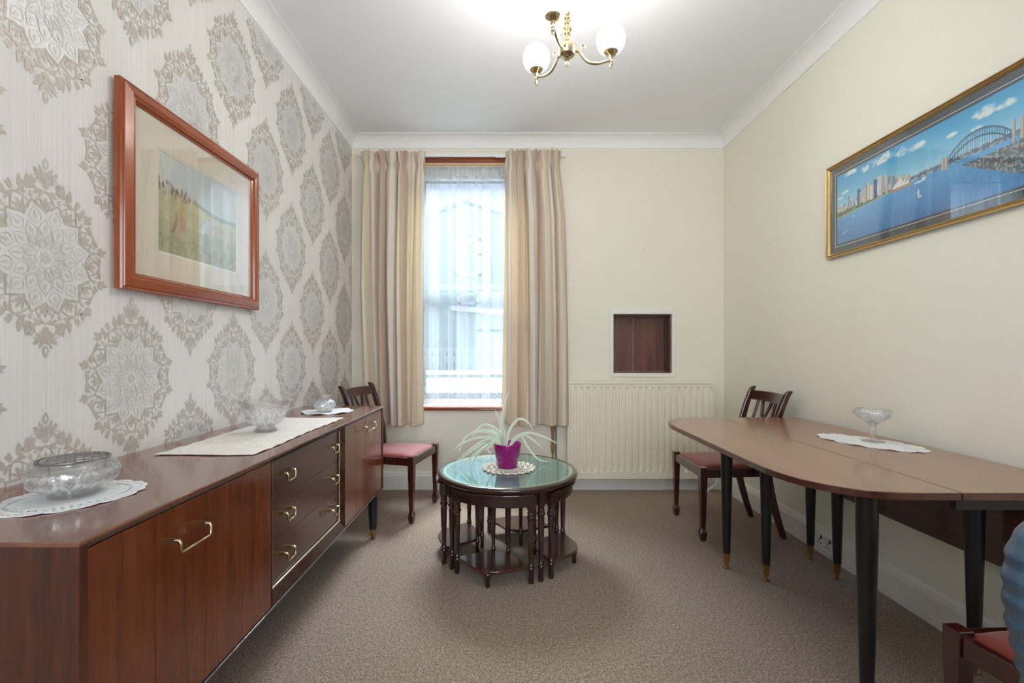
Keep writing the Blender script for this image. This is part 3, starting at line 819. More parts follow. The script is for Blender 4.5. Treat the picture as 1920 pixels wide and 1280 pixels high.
# --- old pipe with bare brassy patches beside the radiator, small wall things
pp = thing('pipe', 'thin wall pipe with bare brown patches below the right striped curtain', 'pipe', (0.405, D - 0.02, 0.0))
b = MB().tube([(0.420, D - 0.022, 0.0), (0.420, D - 0.022, 0.72)], 0.008, 12)
b.build('tube', plain('grey_painted_pipe', srgb(128, 128, 130), 0.5), pp, smooth=True)
b = MB()
b.tube([(0.393, D - 0.010, z) for z in (0.245, 0.30, 0.33, 0.37, 0.40, 0.44, 0.49, 0.53, 0.57, 0.66)], [0.005, 0.006, 0.013, 0.018, 0.012, 0.010, 0.013, 0.019, 0.013, 0.012], 12)
b.build('bare_patch', plain('tarnished_brown', srgb(150, 118, 72), 0.5, vary=0.2), pp, smooth=True)
w = MB().tube([(0.388, 3.935, 2.81), (0.389, 3.934, 2.94), (0.390, 3.936, 2.952)], 0.003, 8).build('cable', plain('grey_cable', srgb(120, 120, 118), 0.5))
tag(w, 'short grey cable running from the coving to the top of the right curtain', 'cable')
c = px(1207, 468, D)
hk = MB().lathe([(0.0, 0.0), (0.009, 0.0), (0.009, 0.003), (0.003, 0.004), (0.0025, 0.012), (0, 0.012)], (c.x, D, c.z), 12, axis=(0, -1, 0))
hk.tube([(c.x, D - 0.010, c.z), (c.x, D - 0.016, c.z - 0.006), (c.x, D - 0.013, c.z - 0.014)], 0.002, 6)
tag(hk.build('wall_hook', M['gloss_white']), 'tiny white picture hook left on the bare back wall above the hatch', 'hook')
so = thing('wall_socket', 'white electric socket on the right skirting behind the table legs', 'socket', (XR - 0.02, 2.64, 0.06))
sx0 = XR - 0.02
MB().box(sx0 - 0.022, sx0, 2.555, 2.70, 0.045, 0.135).build('back_box', M['plastic'], so, bevel=0.004)
fp = MB().box(sx0 - 0.030, sx0 - 0.022, 2.552, 2.703, 0.042, 0.138).build('face_plate', M['plastic'], so, bevel=0.003)
for yy in (2.592, 2.664):
    b = MB()
    for dy, dz, a_, c_ in ((0, 0.016, 0.003, 0.006), (-0.011, -0.006, 0.005, 0.0025), (0.011, -0.006, 0.005, 0.0025)):
        b.box(sx0 - 0.0306, sx0 - 0.0295, yy + dy - a_, yy + dy + a_, 0.082 + dz - c_, 0.082 + dz + c_)
    b.build('pin_holes', M['dark_hole'], so)
    MB().box(sx0 - 0.034, sx0 - 0.0298, yy - 0.024, yy - 0.014, 0.107, 0.125).build('switch', M['dark_hole'], so, bevel=0.001)

# ------------------------------------------------------------------ sideboard
ST = 0.834                       # top of the sideboard
SX = -0.818                      # front plane
SB0, SB1 = 0.868, 3.018          # near end, far end
sb = thing('sideboard', 'long low polished brown sideboard with brass handles against the patterned wallpaper', 'sideboard', (-1.07, 1.94, 0))
ch = 0.009
prof = [(XL + 0.003, ST), (SX, ST), (SX + 0.002, ST - 0.004), (SX, ST - 0.010), (XL + 0.003, ST - 0.010)]
MB().loft([[(x, y, z) for x, z in ((SX - 0.03, ST - 0.010), (SX - 0.001, ST - 0.010), (SX - ch, ST - 0.022), (SX - 0.03, ST - 0.022))] for y in (SB0 + 0.024, SB1 - 0.024)]).build('top_rail', M['tola_dark'], sb)
MB().loft([[(x, y, z) for x, z in prof] for y in (SB0, SB1)]).build('top', M['tola_top'], sb, bevel=0.002)
b = MB(); zb_ = 0.250
prof = [(XL + 0.025, 0.300), (SX - 0.004, 0.300), (SX, 0.296), (SX - 0.045, zb_), (XL + 0.025, zb_)]
MB().loft([[(x, y, z) for x, z in prof] for y in (SB0 + 0.004, SB1 - 0.004)]).build('bottom_rail', M['tola_dark'], sb, bevel=0.001)
for (y0, y1, lip) in ((SB0 + 0.004, SB0 + 0.024, 0), (SB1 - 0.024, SB1 - 0.004, 1)):
    MB().box(XL + 0.025, SX - 0.002, y0, y1, 0.300, ST - 0.010).build('end_panel', M['tola_end'], sb, bevel=0.002)
MB().box(XL + 0.025, XL + 0.035, SB0 + 0.024, SB1 - 0.024, 0.300, ST - 0.022).build('back_panel', M['tola_end'], sb)
MB().box(XL + 0.035, SX - 0.06, SB0 + 0.024, SB1 - 0.024, 0.300, 0.31).build('inner_floor', M['tola_end'], sb)

def bar_handle(parent, xf, y, z, w=0.062, drop=0.030, out=0.030):
    b = MB()
    for s in (-1, 1):
        b.box(xf - 0.001, xf + 0.020, y + s * w / 2 - 0.0035, y + s * w / 2 + 0.0035, z - 0.006, z + 0.006)
    pts = []
    for s in (-1, 1):
        q = [(xf + 0.016, y + s * w / 2, z + 0.002), (xf + out, y + s * w / 2, z + 0.001), (xf + out + 0.004, y + s * w / 2, z - 0.005),
             (xf + out + 0.004, y + s * w / 2, z - drop + 0.006), (xf + out + 0.003, y + s * (w / 2 - 0.006), z - drop)]
        pts += q if s < 0 else list(reversed(q))
    b.tube(pts, 0.0035, 8)
    return b.build('handle', M['pale_brass'], parent, smooth=True, auto=50)

XD = SX - 0.007
def door(y0, y1, n, hy, hz, w):
    b = MB(); p = (y1 - y0) / n
    for i in range(n):
        b.box(XD - 0.016, XD, y0 + i * p + 0.0007, y0 + (i + 1) * p - 0.0007, 0.303, ST - 0.0235)
    b.box(XD - 0.020, XD - 0.0165, y0, y1, 0.303, ST - 0.0235)
    d = b.build('door', M['tola_z'], sb, bevel=0.0012)
    bar_handle(d, XD, hy, hz, w)
door(SB0 + 0.026, 1.592, 4, 1.160, 0.738, 0.112)
door(2.312, SB1 - 0.026, 4, 2.66, 0.768, 0.17)
# recessed drawer section: mitred dark frame, silvered bead, three drawers
y0, y1, z0, z1 = 1.594, 2.310, 0.301, ST - 0.0225
fw, dp = 0.038, 0.016
fr = MB()
o = [(y0, z0), (y1, z0), (y1, z1), (y0, z1)]
i_ = [(y0 + fw * 0.6, z0 + fw + 0.012), (y1 - fw, z0 + fw + 0.012), (y1 - fw, z1 - 0.012), (y0 + fw * 0.6, z1 - 0.012)]
for k in range(4):
    a, c = k, (k + 1) % 4
    fr.hexa([(XD - 0.05, *o[a]), (XD - 0.05, *o[c]), (XD - 0.05, *i_[c]), (XD - 0.05, *i_[a]),
             (XD + 0.002, *o[a]), (XD + 0.002, *o[c]), (XD - dp, *i_[c]), (XD - dp, *i_[a])])
fr.build('drawer_frame', M['tola_dark'], sb)
bd = MB()
for (p, q) in (((i_[3]), (i_[0])), ((i_[0]), (i_[1])), ((i_[1]), (i_[2]))):
    bd.tube([(XD - dp + 0.002, *p), (XD - dp + 0.002, *q)], 0.0052, 10)
bd.build('bead', M['silver_bead'], sb, smooth=True, auto=60)
dz0, dz1 = i_[0][1] + 0.004, i_[2][1]
dy0, dy1 = i_[0][0] + 0.004, i_[1][0] - 0.004
hh = (dz1 - dz0) / 3
for k in range(3):
    d = MB().box(XD - dp - 0.018, XD - dp - 0.003, dy0, dy1, dz0 + k * hh + 0.001, dz0 + (k + 1) * hh - 0.001).build('drawer', M['tola_drawer'], sb, bevel=0.0012)
    for yy in (1.715, 2.165):
        bar_handle(d, XD - dp - 0.003, yy, dz0 + (k + 0.5) * hh + 0.020, 0.060)

def round_leg(parent, x, y, ztop, rtop, rbot, lean=(0, 0), ferrule=0.05, mat='black_lacquer', caster=False):
    zf = 0.030 if caster else 0.012
    zg = zf + ferrule
    def at(z): k = 1 - z / ztop; return (x + lean[0] * k, y + lean[1] * k)
    def rad(z):
        t = z / ztop
        return rbot + (rtop - rbot) * min(1.0, t * 1.25) ** 0.8
    rings = []
    for z in [zg + (ztop - zg) * i / 10 for i in range(11)]:
        cx, cy_ = at(z); r = rad(z)
        rings.append([(cx + r * math.cos(2 * math.pi * j / 24), cy_ + r * math.sin(2 * math.pi * j / 24), z) for j in range(24)])
    lg = MB().loft(rings).build('leg', M[mat], parent, smooth=True, auto=50)
    cx, cy_ = at(0)
    r = rad(zg)
    MB().lathe([(0, zf), (r * 0.66, zf), (r * 0.74, zf + 0.004), (r * 0.98, zg - 0.002), (r * 1.02, zg), (r * 1.02, zg + 0.003), (0, zg + 0.003)], (cx, cy_, 0), 24).build('ferrule', M['brass'], lg, smooth=True, auto=40)
    g = MB()
    if caster:
        g.lathe([(0, 0), (0.010, 0.0), (0.017, 0.003), (0.017, 0.007), (0.008, 0.010), (0.007, 0.022), (0.012, 0.026), (0.012, zf + 0.001), (0, zf + 0.001)], (cx, cy_, 0), 20)
    else:
        g.lathe([(0, 0), (0.014, 0), (0.014, 0.003), (0.006, 0.006), (0.006, zf + 0.001), (0, zf + 0.001)], (cx, cy_, 0), 16)
    g.build('glide', M['brass'], lg, smooth=True, auto=40)
    return lg
for (x, y) in ((-0.858, SB1 - 0.11), (-1.27, SB1 - 0.11), (-0.858, SB0 + 0.11), (-1.27, SB0 + 0.11)):
    round_leg(sb, x, y, 0.256, 0.030, 0.019, ferrule=0.048)

# ------------------------------------------------------------------ dining chairs
def tapered(path, cap=True):
    """path: (x, y, z, hx, hy) square sections"""
    return [[(x - hx, y - hy, z), (x + hx, y - hy, z), (x + hx, y + hy, z), (x - hx, y + hy, z)] for x, y, z, hx, hy in path]

def make_chair(label, loc, rz, group):
    """front faces local +X"""
    t = thing('dining_chair', label, 'chair', loc, rz, group, local=True)
    xf, zs = 0.215, 0.462
    for s in (-1, 1):
        y = s * 0.226
        MB().loft(tapered([(xf, y, 0, 0.013, 0.013), (xf, y, 0.012, 0.0165, 0.0165), (xf, y, 0.052, 0.021, 0.021), (xf, y, 0.078, 0.0135, 0.0135), (xf, y, 0.11, 0.0145, 0.0145),
                           (xf, y, 0.36, 0.0215, 0.0215), (xf, y, zs + 0.002, 0.0225, 0.0225)])).build('leg', M['mahogany'], t, bevel=0.003)
        P = bez([(-0.315, s * 0.195, 0.0), (-0.262, s * 0.195, 0.17), (-0.222, s * 0.196, 0.34), (-0.212, s * 0.197, 0.46), (-0.232, s * 0.200, 0.62), (-0.282, s * 0.206, 0.80), (-0.325, s * 0.210, 0.915)], 22)
        sec = []
        for i, p in enumerate(P):
            hx = 0.017 + 0.006 * math.sin(math.pi * min(1, p.z / 0.9))
            sec.append((p.x, p.y, p.z, hx, 0.015))
        sec += [(-0.338, s * 0.212, 0.934, 0.017, 0.015), (-0.346, s * 0.213, 0.944, 0.009, 0.013)]
        MB().loft(tapered(sec)).build('back_post', M['mahogany'], t, bevel=0.004)
    b = MB().box(xf - 0.012, xf + 0.016, -0.204, 0.204, 0.398, 0.452)
    b.build('front_rail', M['mahogany_y'], t, bevel=0.003)
    for s in (-1, 1):
        MB().hexa([(-0.20, s * 0.188, 0.398), (xf - 0.022, s * 0.216, 0.398), (xf - 0.022, s * 0.240, 0.398), (-0.20, s * 0.210, 0.398),
                   (-0.20, s * 0.188, 0.452), (xf - 0.022, s * 0.216, 0.452), (xf - 0.022, s * 0.240, 0.452), (-0.20, s * 0.210, 0.452)][::1]).build('side_rail', M['mahogany'], t, bevel=0.002)
    MB().box(-0.225, -0.203, -0.182, 0.182, 0.398, 0.452).build('back_rail', M['mahogany_y'], t, bevel=0.002)
    # drop-in cushion
    def cush(u, v):
        a, c = u * 2 - 1, v * 2 - 1
        x = -0.198 + (xf - 0.006 + 0.198) * (u)
        w = 0.186 + (0.212 - 0.186) * u
        e = (1 - abs(a) ** 4) * (1 - abs(c) ** 4)
        return (x, w * c, 0.449 + 0.030 * max(0, e) ** 0.45)
    c = MB().grid(cush, 28, 28)
    n = 28
    ring = [j for j in range(n)] + [k * n + n - 1 for k in range(1, n)] + [(n - 1) * n + j for j in range(n - 2, -1, -1)] + [k * n for k in range(n - 2, 0, -1)]
    base = len(c.v)
    c.v += [Vector((c.v[i].x, c.v[i].y, 0.425)) for i in ring]
    for k in range(len(ring)):
        k2 = (k + 1) % len(ring)
        c.f.append([ring[k2], ring[k], base + k, base + k2]); c.m.append(0)
    c.build('seat', M['red_seat'], t, smooth=True, auto=60)
    # back: curved top rail, lower rail, two slats and a Y splat
    def back_x(z): return -0.232 - (z - 0.62) / 0.295 * 0.093 if z > 0.62 else -0.212 - (z - 0.46) / 0.16 * 0.020
    def bow(y): return -0.020 * (1 - (y / 0.2) ** 2)
    def rail(name, z0, z1, th, arch=0.0):
        rings = []
        for i in range(13):
            y = -0.198 + 0.396 * i / 12
            zt_ = z1 + arch * (1 - (y / 0.2) ** 2)
            rings.append([(back_x(z0) + bow(y) - th, y, z0), (back_x(z0) + bow(y) + th, y, z0), (back_x(zt_) + bow(y) + th, y, zt_), (back_x(zt_) + bow(y) - th, y, zt_)])
        MB().loft(rings).build(name, M['mahogany_y'], t, bevel=0.003)
    rail('top_rail', 0.852, 0.915, 0.011, 0.004)
    rail('lower_rail', 0.565, 0.60, 0.010)
    def slat(name, pts, w):
        rings = []
        for y, z in pts:
            x = back_x(z) + bow(y)
            rings.append([(x - 0.006, y - w, z), (x + 0.006, y - w, z), (x + 0.006, y + w, z), (x - 0.006, y + w, z)])
        return MB().loft(rings).build(name, M['mahogany'], t, bevel=0.002)
    for s in (-1, 1):
        slat('slat', [(s * 0.105, 0.595), (s * 0.105, 0.72), (s * 0.105, 0.856)], 0.011)
    b = MB()
    for s in (-1, 1):
        rings = []
        for y, z, w in ((s * 0.006, 0.595, 0.009), (s * 0.006, 0.70, 0.009), (s * 0.012, 0.735, 0.010), (s * 0.030, 0.79, 0.0105), (s * 0.055, 0.856, 0.011)):
            x = back_x(z) + bow(y)
            rings.append([(x - 0.0065, y - w, z), (x + 0.0065, y - w, z), (x + 0.0065, y + w, z), (x - 0.0065, y + w, z)])
        b.loft(rings)
    b.build('splat', M['mahogany'], t)
    return t
def chair_at(label, front, heading):
    h = R(heading)
    make_chair(label, (front[0] - 0.215 * math.cos(h), front[1] - 0.215 * math.sin(h), 0), h, None)
chair_at('mahogany chair with red seat in the corner behind the far end of the sideboard', (-0.618, 3.387), -12)
chair_at('mahogany chair with red seat pushed under the far end of the drop leaf table', (1.235, 3.10), 180)
chair_at('red seated chair cut off at the near end of the drop leaf table', (1.425, 1.222), 93)

# ------------------------------------------------------------------ drop-leaf dining table
TT = 0.782; TH = 0.024
TX0, TX1, TY0, TY1 = 1.338, 1.836, 1.338, 2.85
dt = thing('dining_table', 'large brown drop leaf table with black legs along the right wall', 'table', (1.55, 2.09, 0))
b = MB().box(TX0 + 0.0012, TX1, TY0, TY1, TT - TH, TT)
b.m = [1, 0, 1, 1, 1, 1]
b.build('tabletop', [M['table_wood'], M['table_edge']], dt, bevel=0.003)
def leaf_outline(depth, ra, rb):
    """outline of a leaf in (distance out from the hinge, y), rounded outer corners"""
    pts = [(0, TY0), ]
    for i in range(13):
        a = math.pi / 2 * i / 12
        pts.append((depth - ra + ra * math.sin(a) ** 0.8, TY0 + rb - rb * math.cos(a) ** 0.8))
    for i in range(13):
        a = math.pi / 2 * (1 - i / 12)
        pts.append((depth - ra + ra * math.sin(a) ** 0.8, TY1 - rb + rb * math.cos(a) ** 0.8))
    pts.append((0, TY1))
    return pts
lo = leaf_outline(0.412, 0.30, 0.36)
# slight bow along the outer edge
lo = [(d + (0.006 * math.sin(math.pi * (y - TY0) / (TY1 - TY0)) if d > 0.3 else 0), y) for d, y in lo]
b = MB().prism([(TX0 - 0.0008 - d, y) for d, y in lo][::-1], TT - TH, TT)
b.m = [1, 0] + [1] * len(lo)
b.build('leaf', [M['table_wood'], M['table_edge']], dt, bevel=0.003)
hl = leaf_outline(0.345, 0.26, 0.32)
n = len(hl)
vs = [(TX1 - 0.022 + 0.018, y, TT - TH - 0.006 - d) for d, y in hl] + [(TX1 - 0.022, y, TT - TH - 0.006 - d) for d, y in hl]
MB().add(vs, [tuple(range(n)), tuple(reversed(range(n, 2 * n)))] + [(i, (i + 1) % n, n + (i + 1) % n, n + i) for i in range(n)]).build('hanging_leaf', M['leaf_dark'], dt, bevel=0.002)
# black under-frame
zr0, zr1 = TT - TH - 0.075, TT - TH - 0.001
b = MB()
for q in ((TX0 + 0.03, TX1 - 0.05, 1.60, 1.625), (TX0 + 0.03, TX1 - 0.05, 2.56, 2.585), (TX0 + 0.03, TX0 + 0.052, 1.625, 2.56), (TX1 - 0.072, TX1 - 0.05, 1.625, 2.56)):
    b.box(q[0], q[1], q[2], q[3], zr0, zr1)
b.box(TX0 + 0.03, TX1 - 0.05, TY0 + 0.05, TY0 + 0.072, zr0 + 0.03, zr1)
b.build('frame', M['black_lacquer'], dt, bevel=0.002)
for (x, y, gate) in ((1.21, 2.51, 1), (1.352, 2.376, 0), (1.746, 2.619, 0), (1.735, 2.392, 0), (1.168, 1.478, 1), (1.74, 1.695, 0)):
    lg = round_leg(dt, x, y, zr1 + 0.001, 0.0305, 0.0155, ferrule=0.052, caster=True)
    if gate:
        MB().box(x - 0.052, x + 0.056, y - 0.022, y + 0.022, TT - TH - 0.030, TT - TH - 0.001).build('bracket', M['black_lacquer'], lg, bevel=0.006)
for (a, c) in (((1.21, 2.51), (1.40, 2.30)), ((1.168, 1.478), (1.40, 1.75))):
    d = Vector((c[0] - a[0], c[1] - a[1], 0)); s = Vector((-d.y, d.x, 0)).normalized() * 0.011
    A, C = Vector((*a, 0)), Vector((*c, 0))
    MB().hexa([A - s + Vector((0, 0, zr0 + 0.02)), C - s + Vector((0, 0, zr0 + 0.02)), C + s + Vector((0, 0, zr0 + 0.02)), A + s + Vector((0, 0, zr0 + 0.02)),
               A - s + Vector((0, 0, zr1 - 0.02)), C - s + Vector((0, 0, zr1 - 0.02)), C + s + Vector((0, 0, zr1 - 0.02)), A + s + Vector((0, 0, zr1 - 0.02))]).build('gate_rail', M['black_lacquer'], dt)

# ------------------------------------------------------------------ nest of tables
NC = Vector((0.003, 2.68, 0)); NT_ = 0.507; NR = 0.408
def turned_leg(parent, x, y, ztop, zfoot=0.0, s=1.0, name='leg', block=0.068):
    zb_ = ztop - block
    pr = [(0, zfoot), (0.0135, zfoot), (0.0150, zfoot + 0.012), (0.0142, zfoot + 0.062), (0.0172, zfoot + 0.070), (0.0172, zfoot + 0.080), (0.0130, zfoot + 0.086), (0.0165, zfoot + 0.094), (0.0120, zfoot + 0.102)]
    pr = [(r, z) for r, z in pr if z < zb_ - 0.08]
    pr += [(0.0130, zfoot + 0.13), (0.0185, zb_ - 0.075), (0.0165, zb_ - 0.068), (0.0215, zb_ - 0.060), (0.0225, zb_ - 0.050), (0.0170, zb_ - 0.042), (0.0205, zb_ - 0.034), (0.0165, zb_ - 0.026),
           (0.0190, zb_ - 0.014), (0.0225, zb_ - 0.006), (0.0225, zb_), (0, zb_)]
    pr = [(r * s, z) for r, z in pr]
    def flute(t, k, r, z):
        if zfoot + 0.12 < z < zb_ - 0.07: r *= 1 - 0.05 * (0.5 + 0.5 * math.cos(10 * t))
        return r, z
    b = MB().lathe(pr, (x, y, 0), 40, flute)
    a = math.atan2(y - NC.y, x - NC.x); h = 0.0205 * s
    ca, sa = math.cos(a) * h, math.sin(a) * h
    b.hexa([(x + p * ca - q * sa, y + p * sa + q * ca, z) for z in (zb_ - 0.001, ztop) for p, q in ((-1, -1), (1, -1), (1, 1), (-1, 1))])
    return b.build(name, M['nest'], parent, smooth=True, auto=35)
nt = thing('nesting_coffee_table', 'round glass topped dark wood table standing over the nest of four small tables', 'coffee table', (NC.x, NC.y, 0))
c0 = (NC.x, NC.y, 0)
MB().lathe([(0, NT_ - 0.036), (NR - 0.022, NT_ - 0.036), (NR - 0.016, NT_ - 0.033), (NR - 0.014, NT_ - 0.027), (NR - 0.004, NT_ - 0.024), (NR, NT_ - 0.018), (NR, NT_ - 0.011), (NR - 0.004, NT_ - 0.004), (NR - 0.012, NT_),
            (NR - 0.026, NT_), (NR - 0.027, NT_ - 0.004), (0, NT_ - 0.004)], c0, 96).build('tabletop', M['nest'], nt, smooth=True, auto=50)
lt = MB().lathe([(0, NT_ - 0.0038), (NR - 0.028, NT_ - 0.0038), (NR - 0.028, NT_ - 0.0030), (0, NT_ - 0.0030)], c0, 96).build('leather_inset', M['green_leather'], nt)
b = MB()
b.lathe([(NR - 0.050, NT_ - 0.0031), (NR - 0.034, NT_ - 0.0031), (NR - 0.034, NT_ - 0.0026), (NR - 0.050, NT_ - 0.0026)], c0, 96, closed=True)
b.build('gold_tooling', plain('gold_tooling', srgb(206, 196, 156), 0.35, 0.6, vary=0.35, nscale=240), lt)
MB().lathe([(0, NT_ - 0.0024), (NR - 0.0275, NT_ - 0.0024), (NR - 0.0275, NT_ + 0.0002), (0, NT_ + 0.0002)], c0, 96).build('glass_top', M['table_glass'], nt)
for k in range(4):
    a = R(-60.5 + 90 * k)
    turned_leg(nt, NC.x + 0.352 * math.cos(a), NC.y + 0.352 * math.sin(a), NT_ - 0.035)

def nest_table(deg, push, label):
    a = R(deg)
    ax, ay = Vector((math.cos(a), math.sin(a), 0)), Vector((-math.sin(a), math.cos(a), 0))
    O = NC + ax * push
    t = thing('nest_side_table', label, 'side table', (O + ax * 0.24)[:], 0, None)
    def P(r, b_, z): return O + ax * (r * math.cos(b_)) + ay * (r * math.sin(b_)) + Vector((0, 0, z))
    H = R(35.5); zt_ = 0.4690
    # quarter top: arc outside, cut short inside
    rim = [(0.392, R(36.0) * (i / 12 - 0.5) * 2) for i in range(13)]
    inner = [(0.088, R(17)), (0.088, R(-17))]
    def slab(name, pts, z0, z1, mat, bv=0.003):
        n = len(pts)
        vs = [P(r, b_, z0) for r, b_ in pts] + [P(r, b_, z1) for r, b_ in pts]
        fs = [tuple(reversed(range(n))), tuple(range(n, 2 * n))] + [(i, (i + 1) % n, n + (i + 1) % n, n + i) for i in range(n)]
        return MB().add(vs, fs).build(name, M[mat], t, bevel=bv)
    slab('tabletop', rim + inner, zt_ - 0.014, zt_, 'nest', 0.004)
    ap = [(0.372, b_ * 0.93) for r, b_ in rim] + [(0.350, b_ * 0.93) for r, b_ in reversed(rim)]
    slab('apron', ap, zt_ - 0.070, zt_ - 0.014, 'nest', 0.002)
    # lower shelf with an ogee front
    sh = []
    for i in range(25):
        u = i / 24 * 2 - 1
        r = 0.352 + 0.046 * (0.5 + 0.5 * math.cos(math.pi * min(1, abs(u) * 1.22))) + 0.004
        sh.append((r, H * u))
    slab('shelf', sh + [(0.165, R(18)), (0.165, R(-18))], 0.072, 0.088, 'nest_shelf', 0.003)
    for s in (-1, 1):
        p = P(0.352, s * H, 0); turned_leg(t, p.x, p.y, zt_ - 0.014, block=0.062)
        p = P(0.150, s * R(17), 0); turned_leg(t, p.x, p.y, zt_ - 0.014, s=0.82, block=0.062)
    p = P(0.382, 0, 0)
    MB().lathe([(0, 0), (0.011, 0), (0.013, 0.01), (0.012, 0.045), (0.017, 0.055), (0.017, 0.065), (0.013, 0.072), (0, 0.072)], (p.x, p.y, 0), 20).build('shelf_foot', M['nest'], t, smooth=True, auto=40)
nest_table(-105.5, 0.0, 'small dark nest table with shelf at the front of the round table')
nest_table(-15.5, 0.008, 'small dark nest table with shelf on the radiator side of the round table')
nest_table(74.5, 0.0, 'small dark nest table at the back of the round table, nearest the window')
nest_table(164.5, 0.030, 'small dark nest table pulled out slightly on the sideboard side of the round table')

# ------------------------------------------------------------------ blue leather desk chair at the right edge
bc = thing('desk_chair', 'blue ruched leather swivel chair cut off at the right edge', 'desk chair', (0.98, 0.40, 0))
BT = [(0.50, 0.10, 0.02), (0.52, 0.19, 0.04), (0.56, 0.235, 0.052), (0.64, 0.258, 0.058), (0.72, 0.276, 0.062), (0.78, 0.287, 0.064), (0.83, 0.300, 0.066), (0.87, 0.307, 0.066), (0.91, 0.309, 0.064), (0.945, 0.304, 0.060), (0.970, 0.292, 0.052), (0.988, 0.272, 0.040), (1.0, 0.235, 0.024), (1.004, 0.15, 0.010)]
rings = []
for p in bez([(z, w, d) for z, w, d in BT], 200):
    ring = []
    for i in range(110):
        t = 2 * math.pi * i / 110
        x = math.copysign(abs(math.cos(t)) ** 0.60, math.cos(t)); y = math.copysign(abs(math.sin(t)) ** 0.85, math.sin(t))
        ruch = math.sin(2 * math.pi * p.x / 0.030 + 1.3 * mnoise.noise((x * 3, y * 3, p.x * 9))) + 0.5 * mnoise.noise((x * 9, y * 9, p.x * 60))
        k = 0.0018 * ruch * min(1, max(0, (0.99 - p.x) / 0.06)) * abs(x) ** 2
        ring.append((0.950 + (p.y + k) * x, 0.575 + (p.z + k * 0.8) * y, p.x))
    rings.append(ring)
MB().loft(rings).build('backrest', M['blue_leather'], bc, smooth=True)
b = MB(); b.loft([[(0.935 + 0.25 * math.copysign(abs(math.cos(t)) ** 0.5, math.cos(t)) * k, 0.30 + 0.24 * math.copysign(abs(math.sin(t)) ** 0.5, math.sin(t)) * k, z) for t in [2 * math.pi * i / 48 for i in range(48)]]
                   for k, z in ((0.90, 0.42), (1.0, 0.435), (1.02, 0.46), (1.0, 0.49), (0.9, 0.51), (0.6, 0.52), (0.2, 0.522))])
b.build('seat', M['blue_leather'], bc, smooth=True)
MB().tube(bez([(0.935, 0.40, 0.405), (0.935, 0.58, 0.41), (0.935, 0.655, 0.47), (0.935, 0.640, 0.62)], 16), 0.02, 12).build('back_bracket', M['desk_black'], bc, smooth=True)
MB().lathe([(0.05, 0.42), (0.05, 0.40), (0.026, 0.395), (0.026, 0.22), (0.04, 0.215), (0.04, 0.11), (0.03, 0.085)], (0.935, 0.33, 0), 20).build('column', M['desk_black'], bc, smooth=True, auto=40)
b = MB()
for k in range(5):
    a = R(20 + 72 * k); ex, ey = 0.935 + 0.25 * math.cos(a), 0.33 + 0.25 * math.sin(a)
    b.tube([(0.935, 0.33, 0.115), (0.935 + 0.12 * math.cos(a), 0.33 + 0.12 * math.sin(a), 0.095), (ex, ey, 0.070)], [0.024, 0.02, 0.014], 10)
bs = b.build('star_base', M['desk_black'], bc, smooth=True)
for k in range(5):
    a = R(20 + 72 * k); ex, ey = 0.935 + 0.245 * math.cos(a), 0.33 + 0.245 * math.sin(a)
    MB().lathe([(0, -0.02), (0.026, -0.02), (0.0285, -0.012), (0.0285, 0.012), (0.026, 0.02), (0, 0.02)], (ex, ey, 0.0285), 20, axis=(math.sin(a), -math.cos(a), 0)).build('caster', M['desk_black'], bs, smooth=True, auto=40)

# ------------------------------------------------------------------ doilies and runner
def doily(name, label, cx, cy, z, a, b_, rot, lobes, mat, depth=0.05, th=0.0018, wave=0.002, cat='doily', steps=6):
    ca, sa = math.cos(rot), math.sin(rot)
    N = lobes * 8; NR_ = 14
    mb = MB(); uvs = []
    for side in (1, 0):
        for k in range(NR_ + 1):
            f = k / NR_
            for i in range(N + 1):
                t = 2 * math.pi * i / N
                sc = 1 - depth * (1 - abs(math.sin(lobes * t / 2)) ** 0.6) * f ** 4
                x, y = a * math.cos(t) * f * sc, b_ * math.sin(t) * f * sc
                zz = z + 0.0004 + (th if side else 0) + wave * (0.5 + 0.5 * math.sin(lobes * t * 0.5 + 2)) * f ** 5
                mb.v.append(Vector((cx + x * ca - y * sa, cy + x * sa + y * ca, zz))); uvs.append((i / N, f))
    S = (NR_ + 1) * (N + 1)
    for k in range(NR_):
        for i in range(N):
            q = k * (N + 1) + i
            if k == 0: f1 = [q, q + N + 1, q + N + 2]
            else: f1 = [q, q + N + 1, q + N + 2, q + 1]
            mb.f.append(f1); mb.f.append([S + j for j in reversed(f1)]); mb.m += [0, 0]
    for i in range(N):
        q = NR_ * (N + 1) + i
        mb.f.append([q, S + q, S + q + 1, q + 1]); mb.m.append(0)
    o = mb.build(name, M[mat], None, smooth=True, uvfn=lambda i: uvs[i], auto=60)
    recenter(o, (cx, cy, z))
    return tag(o, label, cat)
doily('doily', 'white oval cutwork doily under the wire topped bowl on the sideboard', -1.085, 1.135, ST, 0.150, 0.128, R(55), 18, 'doily', 0.06)
doily('doily', 'white scalloped doily under the little vase at the far end of the sideboard', -1.075, 2.725, ST, 0.150, 0.145, 0.3, 14, 'doily', 0.09, wave=0.006)
doily('doily', 'white lacy oval doily under the stemmed dish on the dining table', 1.640, 2.065, TT, 0.222, 0.125, R(111), 22, 'doily_lace', 0.10, wave=0.003)
